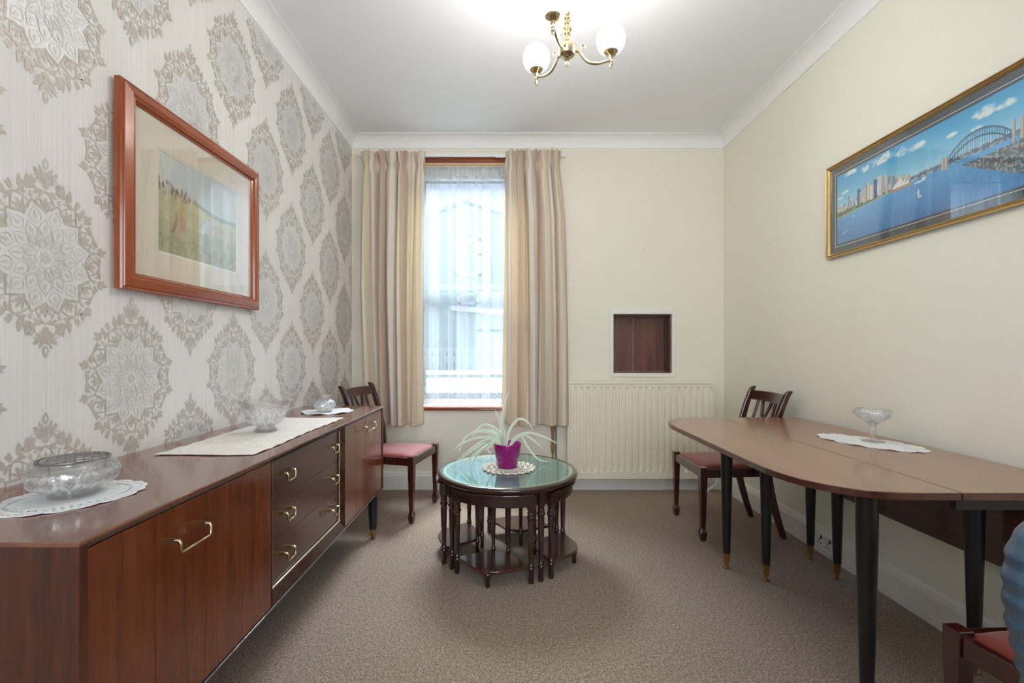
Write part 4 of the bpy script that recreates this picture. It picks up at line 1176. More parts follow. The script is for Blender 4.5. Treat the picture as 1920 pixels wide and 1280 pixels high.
# runner
mb = MB()
def rn(u, v):
    x = -1.232 + 0.345 * u + 0.004 * math.sin(v * 9); y = 1.585 + 0.875 * v + 0.004 * math.sin(u * 7)
    e = max(0, 1 - min(u, 1 - u, v * 2.2, (1 - v) * 2.2) / 0.05)
    return (x, y, ST + 0.0022 + 0.0012 * math.sin(v * 60 + u * 3) * e + 0.001 * mnoise.noise((u * 6, v * 12, 0)) + 0.001)
mb.grid(rn, 40, 100)
o = mb.build('table_runner', M['runner'], None, smooth=True)
s = o.modifiers.new('solid', 'SOLIDIFY'); s.thickness = 0.0022; s.offset = 0
recenter(o, (-1.06, 2.02, ST))
tag(o, 'cream rectangular cloth runner across the middle of the sideboard', 'runner')

# crocheted mat under the pot: rings of cord loops
mb = MB(); cz = NT_ + 0.0048
for (r, n_, lr, cr_) in ((0.022, 6, 0.014, 0.0028), (0.052, 12, 0.016, 0.0030), (0.086, 18, 0.017, 0.0032), (0.118, 22, 0.019, 0.0036)):
    for i in range(n_):
        t = 2 * math.pi * (i + 0.5 * (n_ % 4 == 0)) / n_
        c = (NC.x + 0.006 + r * math.cos(t), NC.y + r * math.sin(t))
        mb.tube([(c[0] + lr * math.cos(q) * 1.05, c[1] + lr * math.sin(q) * 1.05, cz + 0.001 * math.sin(3 * q)) for q in [2 * math.pi * k / 14 for k in range(14)]], cr_, 6, closed=True)
for i in range(22):
    t = 2 * math.pi * i / 22
    for dr in (0.138, 0.150):
        mb.lathe([(0, -0.0045), (0.008, -0.003), (0.0105, 0), (0.008, 0.004), (0, 0.0055)], (NC.x + 0.006 + dr * math.cos(t + (dr > 0.14) * 0.1), NC.y + dr * math.sin(t + (dr > 0.14) * 0.1), cz), 9)
o = mb.build('crochet_mat', M['crochet'], None, smooth=True)
recenter(o, (NC.x, NC.y, NT_))
tag(o, 'round cream crochet mat under the purple plant pot', 'mat')

# ------------------------------------------------------------------ spider plant
pz = NT_ + 0.0105
pl = thing('potted_spider_plant', 'spider plant in a purple pot on the round coffee table', 'potted plant', (NC.x - 0.002, NC.y, pz))
pc = (NC.x - 0.002, NC.y, 0)
ph = 0.140
MB().lathe([(0, pz), (0.056, pz), (0.060, pz + 0.004), (0.081, pz + ph * 0.86), (0.0835, pz + ph - 0.004), (0.0815, pz + ph), (0.078, pz + ph - 0.003), (0.074, pz + ph * 0.8), (0.056, pz + 0.02), (0, pz + 0.02)], pc, 56).build('pot', M['pot'], pl, smooth=True, auto=60)
MB().lathe([(0, pz + ph - 0.030), (0.0735, pz + ph - 0.034), (0.0735, pz + ph - 0.05), (0, pz + ph - 0.05)], pc, 32, lambda t, k, r, z: (r, z + 0.003 * math.sin(5 * t + r * 90) * (k == 0))).build('soil', M['soil'], pl, smooth=True)
m = NT('spider_leaf'); uv = m.n('ShaderNodeTexCoord').outputs['UV']; s = m.n('ShaderNodeSeparateXYZ', i0=uv)
ab = m.math('ABSOLUTE', m.math('SUBTRACT', s.outputs[0], 0.5))
col = m.ramp(ab, [(0.0, srgb(176, 194, 164)), (0.14, srgb(160, 184, 150)), (0.24, srgb(228, 234, 220)), (0.5, srgb(240, 243, 234))])
pb = m.principled(col, 0.45, 0, None, 0, 0.4)
tl = m.n('ShaderNodeBsdfTranslucent', Color=srgb(222, 230, 208))
M['leaf'] = m.finish(m.n('ShaderNodeMixShader', i0=0.25, i1=pb.outputs[0], i2=tl.outputs[0]))
leaves = [  # outline in the plane of the plant as (x, z) crop steps, and how far the tip leans towards (-) or away from (+) the viewer
    ([(680, 790), (620, 640), (430, 540), (320, 610), (240, 730)], 0.06), ([(670, 790), (560, 650), (380, 615), (200, 680), (110, 800), (75, 910)], 0.02),
    ([(660, 790), (520, 730), (380, 710), (240, 740), (100, 800), (0, 880)], -0.05), ([(650, 800), (500, 760), (350, 830), (150, 960), (10, 1046)], 0.13),
    ([(660, 800), (540, 780), (400, 850), (250, 960), (110, 1128)], 0.0), ([(640, 800), (450, 830), (330, 930), (255, 1050), (238, 1145)], -0.03),
    ([(690, 780), (655, 650), (645, 450), (695, 220), (762, 66)], 0.05), ([(680, 780), (645, 620), (610, 480), (556, 340)], 0.10),
    ([(700, 770), (662, 580), (655, 400), (690, 240)], -0.04), ([(710, 800), (740, 640), (840, 490), (920, 468), (1005, 520), (1070, 625)], 0.04),
    ([(730, 810), (830, 710), (1000, 650), (1200, 700), (1412, 802)], -0.06), ([(740, 810), (860, 700), (980, 695), (1100, 775), (1190, 858)], 0.09),
    ([(760, 800), (860, 710), (925, 730), (1000, 850), (1130, 1000), (1300, 1044)], 0.14), ([(680, 800), (560, 720), (490, 690), (500, 640), (520, 575)], 0.08),
    ([(660, 790), (630, 700), (600, 640), (598, 590)], -0.09), ([(650, 800), (500, 740), (440, 790), (460, 870), (515, 950)], 0.09),
    ([(660, 800), (520, 750), (380, 770), (200, 890), (60, 1000)], 0.07), ([(690, 800), (600, 700), (480, 640), (330, 640), (240, 700)], -0.08),
    ([(700, 800), (620, 720), (560, 740), (480, 830), (430, 900)], -0.07)]
mb = MB(); uvs = []
for pts, lean in leaves:
    n_ = len(pts); P3 = []
    for k, (u, w_) in enumerate(pts):
        f = k / (n_ - 1)
        Y = NC.y + lean * f - 0.012 + 0.004 * math.sin(u)
        p = px(850 + u / 7.11, 720 + w_ / 7.11, Y)
        if k == 0: p = Vector((pc[0] + (p.x - pc[0]) * 0.9, pc[1] + lean * 0.2, pz + ph - 0.032))
        dx = math.hypot(p.x - NC.x, p.y - NC.y)
        if dx < NR: p.z = max(p.z, NT_ + 0.006)
        P3.append(p)
    C = bez(P3, 34)
    base = len(mb.v)
    for i, p in enumerate(C):
        f = i / 33
        d = (C[min(i + 1, 33)] - C[max(i - 1, 0)]).normalized()
        side = d.cross(Vector((0, -1, 0.55))).normalized()
        nn = side.cross(d).normalized()
        w_ = 0.0070 * min(1, 0.35 + f * 3) * (1 - f ** 3) ** 0.8 + 0.0004
        for q, (sx_, dn) in enumerate(((-1, 0.0022), (-0.5, 0.0004), (0, 0), (0.5, 0.0004), (1, 0.0022))):
            mb.v.append(p + side * sx_ * w_ + nn * dn * min(1, w_ / 0.006)); uvs.append((0.5 + sx_ * 0.5, f))
    for i in range(33):
        for q in range(4):
            a = base + i * 5 + q
            mb.f.append([a, a + 1, a + 6, a + 5]); mb.m.append(0)
o = mb.build('foliage', M['leaf'], pl, smooth=True, uvfn=lambda i: uvs[i])

# ------------------------------------------------------------------ crystal
def cut(c, prof_out, th, seg, a, kt, kz, rim=None, z_lo=0.0, z_hi=1.0):
    """thick-walled cut glass bowl; crossing cuts between z_lo and z_hi"""
    prof_in = [(max(0.0, r - th), max(z, prof_out[0][1] + th * 1.4)) for r, z in reversed(prof_out)]
    n_out = len(prof_out)
    prof = list(prof_out) + prof_in
    if prof[-1][0] > 1e-5: prof.append((0.0, prof[-1][1]))
    H = prof_out[-1][1]
    def mod(t, k, r, z):
        zz = z
        if rim and k < n_out and z > 0.5 * H or rim and k >= n_out and z > 0.5 * H:
            f = ((z - 0.5 * H) / (0.5 * H)) ** 2
            n_, dz, dr = rim
            s = abs(math.sin(n_ * t / 2)) ** 0.7
            zz = z + dz * (s - 0.5) * f; r = r * (1 + dr * (s - 0.5) * f)
        if k < n_out and z_lo < z < z_hi and r > 1e-4:
            q = math.cos(kt * t + kz * z) * math.cos(kt * t - kz * z)
            r = r * (1 + a * q)
        return r, zz
    return MB().lathe(prof, c, seg, mod)
def smoothprof(pts, n_=26):
    return [(max(0, p.x), p.y) for p in bez([(r, z, 0) for r, z in pts], n_)]

bowl_c = (-1.095, 1.150, ST + 0.0024)
rb = thing('rose_bowl', 'round cut glass bowl with a wire mesh top at the near end of the sideboard', 'bowl', bowl_c)
p = [(0.0, 0.0), (0.048, 0.0), (0.050, 0.004), (0.046, 0.010)] + smoothprof([(0.050, 0.013), (0.082, 0.032), (0.091, 0.055), (0.084, 0.076), (0.072, 0.085), (0.076, 0.090)], 20)
cut(bowl_c, p, 0.006, 128, 0.030, 10, 95, None, 0.016, 0.062).build('bowl', M['rose_bowl_glass'], rb)
b = MB(); zc_ = bowl_c[2]
for k in range(-4, 5):
    for ax in (0, 1):
        o_ = k * 0.0165
        L = math.sqrt(max(1e-5, 0.069 ** 2 - o_ ** 2)); pts = []
        for i in range(13):
            s_ = -L + 2 * L * i / 12
            rr2 = (o_ * o_ + s_ * s_) / 0.069 ** 2
            z_ = zc_ + 0.092 + 0.010 * (1 - rr2) + 0.0015 * (1 if ax else -1)
            u_, v_ = (o_, s_) if ax else (s_, o_)
            pts.append((bowl_c[0] + (u_ - v_) * 0.7071, bowl_c[1] + (u_ + v_) * 0.7071, z_))
        b.tube(pts, 0.0014, 6)
b.tube([(bowl_c[0] + 0.070 * math.cos(t), bowl_c[1] + 0.070 * math.sin(t), zc_ + 0.092) for t in [2 * math.pi * i / 48 for i in range(48)]], 0.0018, 6, closed=True)
for k in range(3):
    t = R(30 + 120 * k)
    b.tube([(bowl_c[0] + 0.064 * math.cos(t), bowl_c[1] + 0.064 * math.sin(t), zc_ + 0.092), (bowl_c[0] + 0.060 * math.cos(t), bowl_c[1] + 0.060 * math.sin(t), zc_ + 0.060)], 0.0016, 6)
b.build('wire_mesh', M['steel'], rb, smooth=True)

bowl2 = (-1.085, 2.045, ST + 0.0062)
cb = thing('crystal_bowl', 'scalloped cut glass bowl standing on the cream runner', 'bowl', bowl2)
p = [(0.0, 0.0), (0.046, 0.0), (0.048, 0.004), (0.038, 0.012), (0.034, 0.018)] + smoothprof([(0.040, 0.024), (0.066, 0.042), (0.083, 0.075), (0.092, 0.100), (0.108, 0.132)], 22)
cut(bowl2, p, 0.007, 128, 0.040, 10, 62, (8, 0.016, 0.05), 0.022, 0.105).build('bowl', M['crystal_bowl_glass'], cb)

vz = (-1.088, 2.715, ST + 0.0024)
va = thing('glass_vase', 'small squat cut glass vase on the far doily of the sideboard', 'vase', vz)
p = [(0.0, 0.0), (0.036, 0.0), (0.038, 0.004)] + smoothprof([(0.044, 0.008), (0.060, 0.034), (0.056, 0.058), (0.038, 0.074), (0.036, 0.086), (0.046, 0.104)], 22)
cut(vz, p, 0.005, 96, 0.035, 8, 85, None, 0.008, 0.066).build('body', M['vase_glass'], va)

dz = (1.675, 2.085, TT + 0.0024)
gd = thing('stemmed_dish', 'cut glass dish on a tall stem standing on the dining table', 'glass dish', dz)
def facet(t, k, r, z): return (r * (1 + 0.05 * math.cos(6 * t)), z)
MB().lathe([(0, 0), (0.045, 0), (0.046, 0.003), (0.030, 0.007), (0.012, 0.012), (0.0085, 0.020), (0.0105, 0.045), (0.0135, 0.066), (0.012, 0.074), (0, 0.0745)], dz, 48, facet).build('stem', M['dish_glass'], gd)
p = [(0.0, 0.0), (0.012, 0.0)] + smoothprof([(0.018, 0.006), (0.050, 0.030), (0.071, 0.048), (0.074, 0.060), (0.068, 0.074)], 20)
cut((dz[0], dz[1], dz[2] + 0.0745), p, 0.005, 96, 0.045, 8, 95, None, 0.02, 0.066).build('bowl', M['dish_glass'], gd)

# ------------------------------------------------------------------ chandelier
CH = Vector((0.267, 2.03, 0)); hz = 2.535
cl = thing('chandelier', 'three arm brass chandelier with lit white glass globes', 'chandelier', (CH.x, CH.y, ZC))
c0 = (CH.x, CH.y, 0)
MB().lathe([(0, hz - 0.028), (0.020, hz - 0.028), (0.034, hz - 0.018), (0.037, hz - 0.006), (0.035, hz + 0.022), (0.030, hz + 0.030), (0.016, hz + 0.036), (0, hz + 0.036)], c0, 32).build('hub', M['pale_brass'], cl, smooth=True, auto=40)
MB().lathe([(0, hz - 0.075), (0.004, hz - 0.070), (0.0085, hz - 0.055), (0.006, hz - 0.047), (0.0095, hz - 0.042), (0.006, hz - 0.036), (0.016, hz - 0.029), (0.016, hz - 0.027), (0, hz - 0.027)], c0, 20).build('finial', M['pale_brass'], cl, smooth=True, auto=50)
pr = [(0, hz + 0.035)]
z = hz + 0.035
for (r, dz_) in ((0.010, 0.006), (0.017, 0.010), (0.009, 0.010), (0.008, 0.012), (0.016, 0.012), (0.009, 0.008), (0.020, 0.014), (0.010, 0.010), (0.015, 0.010), (0.008, 0.012), (0.018, 0.012), (0.010, 0.014), (0.013, 0.012), (0.006, 0.014)):
    pr.append((r, z)); pr.append((r * 0.96, z + dz_ * 0.5)); z += dz_
pr += [(0.005, z), (0.0, z)]
MB().lathe(pr, c0, 24).build('stem', M['pale_brass'], cl, smooth=True, auto=30)
zt_ = z
lk = MB(); n_ = 0; zz = zt_ - 0.004
while zz < ZC - 0.05:
    ax = n_ % 2
    lk.tube([(CH.x + (0.007 * math.cos(t) if ax else 0), CH.y + (0 if ax else 0.007 * math.cos(t)), zz + 0.015 + 0.016 * math.sin(t)) for t in [2 * math.pi * i / 16 for i in range(16)]], 0.0020, 6, closed=True)
    zz += 0.026; n_ += 1
lk.build('chain', M['pale_brass'], cl, smooth=True)
MB().lathe([(0, ZC - 0.052), (0.008, ZC - 0.050), (0.016, ZC - 0.036), (0.046, ZC - 0.012), (0.050, ZC - 0.002), (0.050, ZC + 0.0), (0, ZC + 0.0)], c0, 32).build('ceiling_rose', M['pale_brass'], cl, smooth=True, auto=40)
for deg in (128, 8.8, 246.5):
    a = R(deg); d = Vector((math.cos(a), math.sin(a), 0))
    def Q(r, z_): return CH + d * r + Vector((0, 0, z_))
    b = MB()
    b.tube(bez([Q(0.030, hz + 0.004), Q(0.055, hz + 0.002), Q(0.075, hz - 0.022), Q(0.105, hz - 0.042), Q(0.150, hz - 0.040), Q(0.205, hz - 0.018)], 26), 0.0062, 10)
    b.tube(bez([Q(0.056, hz + 0.000), Q(0.058, hz + 0.018), Q(0.066, hz + 0.032), Q(0.080, hz + 0.034), Q(0.084, hz + 0.022), Q(0.076, hz + 0.018)], 16), [0.0055 - 0.002 * i / 15 for i in range(16)], 8)
    arm = b.build('arm', M['pale_brass'], cl, smooth=True)
    e = Q(0.205, 0)
    MB().lathe([(0, hz - 0.062), (0.0035, hz - 0.058), (0.0085, hz - 0.042), (0.006, hz - 0.034), (0.0095, hz - 0.028), (0.007, hz - 0.020), (0.0105, hz - 0.012), (0.010, hz - 0.002),
                (0.022, hz + 0.004), (0.034, hz + 0.016), (0.036, hz + 0.024), (0.033, hz + 0.024), (0, hz + 0.008)], (e.x, e.y, 0), 28).build('lamp_cup', M['pale_brass'], arm, smooth=True, auto=40)
    gz = hz + 0.013 + 0.059
    b = MB().lathe([(0.028, gz - 0.0585)] + [(0.0645 * math.cos(f), gz + 0.0645 * math.sin(f) * 1.02) for f in [-1.12 + (math.pi / 2 + 1.12) * i / 20 for i in range(20)]] + [(0, gz + 0.0658)], (e.x, e.y, 0), 40)
    b.build('globe', M['globe'], cl, smooth=True)

# ------------------------------------------------------------------ pictures
def painted(mb_name, parent, mat, X, ys, zs, img, flip):
    """flat print: a grid of faces carrying the picture in a colour attribute"""
    h_, w_, _ = img.shape
    vs = [(X, ys[0] + (ys[1] - ys[0]) * i / (w_ - 1), zs[0] + (zs[1] - zs[0]) * j / (h_ - 1)) for j in range(h_) for i in range(w_)]
    fs = []
    for j in range(h_ - 1):
        for i in range(w_ - 1):
            q = (j * w_ + i, j * w_ + i + 1, (j + 1) * w_ + i + 1, (j + 1) * w_ + i)
            fs.append(q if not flip else q[::-1])
    o = MB().add(vs, fs).build(mb_name, mat, parent)
    at = o.data.color_attributes.new('print', 'FLOAT_COLOR', 'POINT')
    c = np.ones((h_ * w_, 4), dtype=np.float32)
    f = np.clip(img.reshape(-1, 3) / 255.0, 0, 1)
    c[:, :3] = np.where(f <= 0.04045, f / 12.92, ((f + 0.055) / 1.055) ** 2.4)
    at.data.foreach_set('color', c.ravel())
    return o

def vnoise(w_, h_, sx_, sy_, seed, oct_=4):
    rng = np.random.RandomState(seed); out = np.zeros((h_, w_)); amp = 1.0; tot = 0
    for o_ in range(oct_):
        gx_, gy_ = max(2, int(sx_ * 2 ** o_)), max(2, int(sy_ * 2 ** o_))
        g = rng.rand(gy_ + 2, gx_ + 2)
        X_ = np.linspace(0, gx_, w_, endpoint=False); Y_ = np.linspace(0, gy_, h_, endpoint=False)
        xi, yi = X_.astype(int), Y_.astype(int); xf, yf = X_ - xi, Y_ - yi
        xf = xf * xf * (3 - 2 * xf); yf = yf * yf * (3 - 2 * yf)
        a = g[np.ix_(yi, xi)] * (1 - xf) + g[np.ix_(yi, xi + 1)] * xf
        b__ = g[np.ix_(yi + 1, xi)] * (1 - xf) + g[np.ix_(yi + 1, xi + 1)] * xf
        out += amp * (a * (1 - yf[:, None]) + b__ * yf[:, None]); tot += amp; amp *= 0.5
    return out / tot

def put(img, mask, col, k=1.0):
    k = np.asarray(mask, dtype=float)[..., None] * k
    img[:] = img * (1 - k) + np.array(col, dtype=float) * k

def frame_bars(root, mat_v, mat_h, X0, sgn, y0, y1, z0, z1, w_, prof, names='frame'):
    """mitred moulding; prof: (inwards 0..1, height off the wall)"""
    b = MB()
    cs = [(y0, z0, 1, 1), (y1, z0, -1, 1), (y1, z1, -1, -1), (y0, z1, 1, -1)]
    pr_ = [(0, 0)] + prof + [(1, 0)]
    for k in range(4):
        A, C = cs[k], cs[(k + 1) % 4]
        r = [[(X0 + sgn * h_, P[0] + P[2] * w_ * u, P[1] + P[3] * w_ * u) for u, h_ in pr_] for P in (A, C)]
        b.loft(r, mi=k % 2)
    return b.build(names, [mat_h, mat_v], root)

# golf print, left wall
gx = XL
gy0, gy1, gz0, gz1 = 1.545, 2.405, 1.412, 2.135
gp = thing('framed_print', 'orange pine framed print of two golfers on the patterned wallpaper', 'picture', (XL + 0.012, (gy0 + gy1) / 2, gz0))
frame_bars(gp, M['pine'], M['pine_y'], XL + 0.010, 1, gy0, gy1, gz0, gz1, 0.062, [(0.0, 0.020), (0.06, 0.026), (0.16, 0.024), (0.20, 0.028), (0.62, 0.036), (0.70, 0.033), (0.76, 0.030), (0.84, 0.031), (0.92, 0.022), (1.0, 0.018)])
MB().box(XL + 0.002, XL + 0.0145, gy0 + 0.055, gy1 - 0.055, gz0 + 0.055, gz1 - 0.055).build('backing', plain('brown_backing_card', srgb(150, 120, 90), 0.9), gp)
my0, my1, mz0, mz1 = gy0 + 0.058, gy1 - 0.058, gz0 + 0.058, gz1 - 0.058
iy0, iy1, iz0, iz1 = my0 + 0.118, my1 - 0.118, mz0 + 0.105, mz1 - 0.105
b = MB()
for q in ((my0, iy0, mz0, mz1), (iy1, my1, mz0, mz1), (iy0, iy1, mz0, iz0), (iy0, iy1, iz1, mz1)):
    b.box(XL + 0.0215, XL + 0.0235, q[0], q[1], q[2], q[3])
b.build('mount', plain('cream_mount_card', srgb(236, 220, 200), 0.85, vary=0.01), gp)
b = MB(); e = 0.006
for q in ((iy0, iy0 + e, iz0, iz1), (iy1 - e, iy1, iz0, iz1), (iy0, iy1, iz0, iz0 + e), (iy0, iy1, iz1 - e, iz1)):
    b.box(XL + 0.0195, XL + 0.0214, q[0], q[1], q[2], q[3])
b.build('mount_bevel', plain('white_mount_edge', srgb(245, 243, 236), 0.8, vary=0.01), gp)
W_, H_ = 210, 170
img = np.zeros((H_, W_, 3)); v_, u_ = np.mgrid[0:H_, 0:W_]; u_ = u_ / (W_ - 1); v_ = v_ / (H_ - 1)
n1 = vnoise(W_, H_, 5, 5, 3); n2 = vnoise(W_, H_, 30, 24, 4); n3 = vnoise(W_, H_, 3, 2, 5)
img[:] = np.array([206, 210, 204]); put(img, np.clip((n3 - 0.45) * 3, 0, 1), (190, 194, 206), 0.6); put(img, np.clip((0.5 - n3) * 3, 0, 1), (226, 222, 208), 0.6)
hill = 0.66 - 0.10 * u_ + 0.03 * np.sin(u_ * 7) + 0.02 * (n1 - 0.5)
put(img, v_ < hill, (192, 184, 140)); put(img, (v_ < hill) & (n2 > 0.52), (168, 164, 116), 0.5); put(img, (v_ < 0.34 + 0.08 * (n1 - 0.5)), (158, 156, 116), 0.65)
put(img, (v_ < 0.20) & (n2 > 0.48), (122, 126, 92), 0.45); put(img, (v_ < hill) & (v_ > hill - 0.10) & (u_ > 0.35), (206, 196, 152), 0.6)
put(img, (np.abs(v_ - hill - 0.012) < 0.022 * (0.5 + n2)) & (u_ > 0.4), (128, 134, 104), 0.7)
rng = np.random.RandomState(8)
for i in range(46):                                     # onlookers along the crest
    cu = rng.uniform(0.0, 0.36); cv = 0.66 - 0.10 * cu + rng.uniform(-0.05, 0.055)
    cc = ((90, 78, 82), (190, 180, 170), (120, 96, 84), (70, 70, 78), (170, 130, 110))[i % 5]
    put(img, ((u_ - cu) / 0.010) ** 2 + ((v_ - cv) / 0.026) ** 2 < 1, cc, 0.8)
    put(img, ((u_ - cu) / 0.006) ** 2 + ((v_ - cv - 0.03) / 0.010) ** 2 < 1, (186, 150, 128), 0.8)
def ell(cu, cv, a, b__, col, k=0.9, sl=0.0): put(img, ((u_ - cu - sl * (v_ - cv)) / a) ** 2 + ((v_ - cv) / b__) ** 2 < 1, col, k)
ell(0.27, 0.475, 0.034, 0.075, (188, 160, 84)); ell(0.275, 0.345, 0.036, 0.085, (170, 128, 112)); ell(0.262, 0.23, 0.014, 0.06, (190, 176, 160)); ell(0.300, 0.23, 0.014, 0.055, (176, 160, 148))
ell(0.280, 0.568, 0.016, 0.026, (196, 150, 122)); ell(0.282, 0.590, 0.019, 0.014, (160, 110, 84)); ell(0.245, 0.43, 0.010, 0.07, (176, 146, 84), 0.9, 0.1)
ell(0.195, 0.33, 0.020, 0.085, (142, 104, 96), 0.8, 0.25); ell(0.205, 0.42, 0.012, 0.04, (150, 110, 104), 0.8); ell(0.165, 0.245, 0.026, 0.02, (140, 110, 90), 0.8)
ell(0.275, 0.165, 0.05, 0.008, (118, 116, 88), 0.6)
ell(0.56, 0.41, 0.048, 0.10, (206, 206, 208), 0.95, 0.35); ell(0.545, 0.27, 0.034, 0.085, (156, 156, 166)); ell(0.54, 0.19, 0.018, 0.06, (150, 146, 150)); ell(0.62, 0.50, 0.022, 0.022, (206, 190, 176))
ell(0.60, 0.35, 0.012, 0.07, (196, 194, 196), 0.9, -0.2); ell(0.55, 0.13, 0.05, 0.008, (118, 116, 88), 0.6); ell(0.83, 0.36, 0.022, 0.12, (186, 180, 176), 0.7); ell(0.83, 0.50, 0.012, 0.02, (196, 160, 140), 0.8)
img = np.clip(img * 0.9 + 24, 0, 250)
painted('picture', gp, M['print'], XL + 0.0190, (iy0, iy1), (iz0, iz1), img, False)
MB().box(XL + 0.0240, XL + 0.0256, my0 + 0.001, my1 - 0.001, mz0 + 0.001, mz1 - 0.001).build('glass', M['picture_glass'], gp)

# harbour panorama, right wall
hy0, hy1, hz0, hz1 = 1.245, 2.645, 1.729, 2.252
hp = thing('framed_photograph', 'gilt framed wide harbour photograph on the plain right wall', 'picture', (XR - 0.002, (hy0 + hy1) / 2, hz0))
X0 = XR - 0.003
frame_bars(hp, M['gilt'], M['gilt'], X0, -1, hy0, hy1, hz0, hz1, 0.022, [(0.0, 0.020), (0.10, 0.024), (0.26, 0.022), (0.33, 0.014), (0.45, 0.013), (0.52, 0.020), (0.68, 0.022), (0.80, 0.019), (0.88, 0.014), (1.0, 0.011)])
MB().box(X0 - 0.003, X0, hy0 + 0.018, hy1 - 0.018, hz0 + 0.018, hz1 - 0.018).build('backing', plain('grey_backing_card', srgb(120, 118, 116), 0.9), hp)
py0, py1, pz0, pz1 = hy0 + 0.019, hy1 - 0.019, hz0 + 0.019, hz1 - 0.019
mw = 0.050
b = MB()
for q in ((py0, py0 + mw, pz0, pz1), (py1 - mw, py1, pz0, pz1), (py0 + mw, py1 - mw, pz0, pz0 + mw), (py0 + mw, py1 - mw, pz1 - mw, pz1)):
    b.box(X0 - 0.0058, X0 - 0.0045, q[0], q[1], q[2], q[3])
b.build('mount', plain('slate_mount_card', srgb(62, 74, 82), 0.8, vary=0.03), hp)
b = MB(); e = 0.0028; g = mw - 0.014
for q in ((py0 + g, py0 + g + e, pz0 + g, pz1 - g), (py1 - g - e, py1 - g, pz0 + g, pz1 - g), (py0 + g, py1 - g, pz0 + g, pz0 + g + e), (py0 + g, py1 - g, pz1 - g - e, pz1 - g)):
    b.box(X0 - 0.0062, X0 - 0.0057, q[0], q[1], q[2], q[3])
b.build('mount_line', plain('white_mount_line', srgb(226, 230, 234), 0.7, vary=0.01), hp)
W_, H_ = 520, 170
L_ = (py1 - py0) - 2 * mw                      # metres across
img = np.zeros((H_, W_, 3)); v_, s_ = np.mgrid[0:H_, 0:W_]; s_ = s_ / (W_ - 1) * L_; v_ = v_ / (H_ - 1)
n1 = vnoise(W_, H_, 9, 4, 11); n2 = vnoise(W_, H_, 70, 24, 12); n3 = vnoise(W_, H_, 200, 60, 13, 2); n4 = vnoise(W_, H_, 7, 4, 14)
shore = 0.44 + 0.04 * np.clip(s_ / 0.5, 0, 1) + 0.02 * np.clip((s_ - 0.6) / 0.4, 0, 1)
hor = shore + 0.05
t_ = np.clip((v_ - hor) / (1 - hor), 0, 1)[..., None]
img[:] = np.array([176, 222, 240]) * (1 - t_ ** 0.7) + np.array([58, 160, 214]) * t_ ** 0.7
for (cu, cv, a, c_) in ((0.10, 0.96, 0.05, 0.05), (0.20, 0.90, 0.035, 0.06), (0.30, 0.92, 0.085, 0.075), (0.42, 0.88, 0.035, 0.07), (0.50, 0.86, 0.05, 0.05), (0.06, 0.72, 0.03, 0.03), (0.27, 0.70, 0.02, 0.02), (0.66, 0.80, 0.03, 0.03), (0.76, 0.74, 0.025, 0.03),
                        (0.80, 0.86, 0.06, 0.07), (0.88, 0.84, 0.035, 0.05), (1.02, 0.90, 0.06, 0.05), (1.12, 0.84, 0.05, 0.04), (0.02, 0.66, 0.025, 0.02)):
    d2 = ((s_ - cu) / a) ** 2 + ((v_ - cv) / c_) ** 2
    put(img, np.clip((1 - d2) * 1.2 + (n2 - 0.5) * 2.2, 0, 1) * (d2 < 1.5) * (v_ > cv - c_ * 0.7), (236, 238, 240), 0.9)
wt = np.clip((shore - v_) / shore, 0, 1)[..., None]
water = np.array([100, 172, 222]) * (1 - wt) + np.array([62, 124, 184]) * wt + (n3[..., None] - 0.5) * 16 + (n4[..., None] - 0.5) * 26
img[v_ < shore] = water[v_ < shore]
far = (v_ >= shore) & (v_ < hor + 0.02 * n1)
put(img, far, (112, 138, 164)); put(img, far & (n3 > 0.56), (206, 206, 206), 0.7); put(img, far & (n3 < 0.42), (74, 104, 104), 0.7)
gr = (v_ < shore + 0.035) & (v_ > shore - 0.05 * np.clip(1 - s_ / 0.36, 0, 1) - 0.01) & (s_ < 0.37)
put(img, gr, (70, 98, 62)); put(img, gr & (n2 > 0.55), (110, 128, 84), 0.6); put(img, gr & (n3 > 0.66), (214, 210, 200), 0.6)
put(img, (np.abs(v_ - shore + 0.05 * np.clip(1 - s_ / 0.36, 0, 1) + 0.012) < 0.006) & (s_ < 0.37), (196, 190, 170), 0.7)
rng = np.random.RandomState(5)
for i in range(120):                                   # towers of the city
    cu = rng.uniform(0.0, 0.46); k = math.exp(-((cu - 0.25) / 0.12) ** 2)
    hgt = 0.035 + rng.uniform(0.1, 1.0) * (0.045 + 0.20 * k); wd = rng.uniform(0.004, 0.010)
    cc = ((214, 210, 204), (176, 190, 206), (196, 184, 172), (140, 160, 184), (226, 224, 220))[rng.randint(5)]
    base_ = 0.46 + 0.03 * cu / 0.46 + rng.uniform(-0.005, 0.02)
    mk = (np.abs(s_ - cu) < wd) & (v_ > base_) & (v_ < base_ + hgt)
    put(img, mk, cc, 0.92); put(img, mk & (s_ > cu + wd * 0.3), tuple(0.72 * q for q in cc), 0.7)
for (cu, h1, wd, cc) in ((0.155, 0.30, 0.008, (52, 98, 168)), (0.265, 0.34, 0.0115, (34, 86, 158)), (0.30, 0.36, 0.0135, (198, 200, 204)), (0.245, 0.26, 0.012, (222, 214, 206)), (0.335, 0.30, 0.009, (208, 206, 206)), (0.365, 0.27, 0.008, (170, 184, 200)), (0.20, 0.25, 0.011, (204, 192, 176))):
    mk = (np.abs(s_ - cu) < wd) & (v_ > 0.46) & (v_ < 0.46 + h1 * 0.72)
    put(img, mk, cc); put(img, mk & (s_ > cu + wd * 0.35), tuple(0.78 * q for q in cc))
put(img, (np.abs(s_ - 0.085) < 0.0022) & (v_ > 0.46) & (v_ < 0.66), (90, 110, 130)); put(img, (np.abs(s_ - 0.085) < 0.006) & (v_ > 0.60) & (v_ < 0.625), (90, 110, 130))
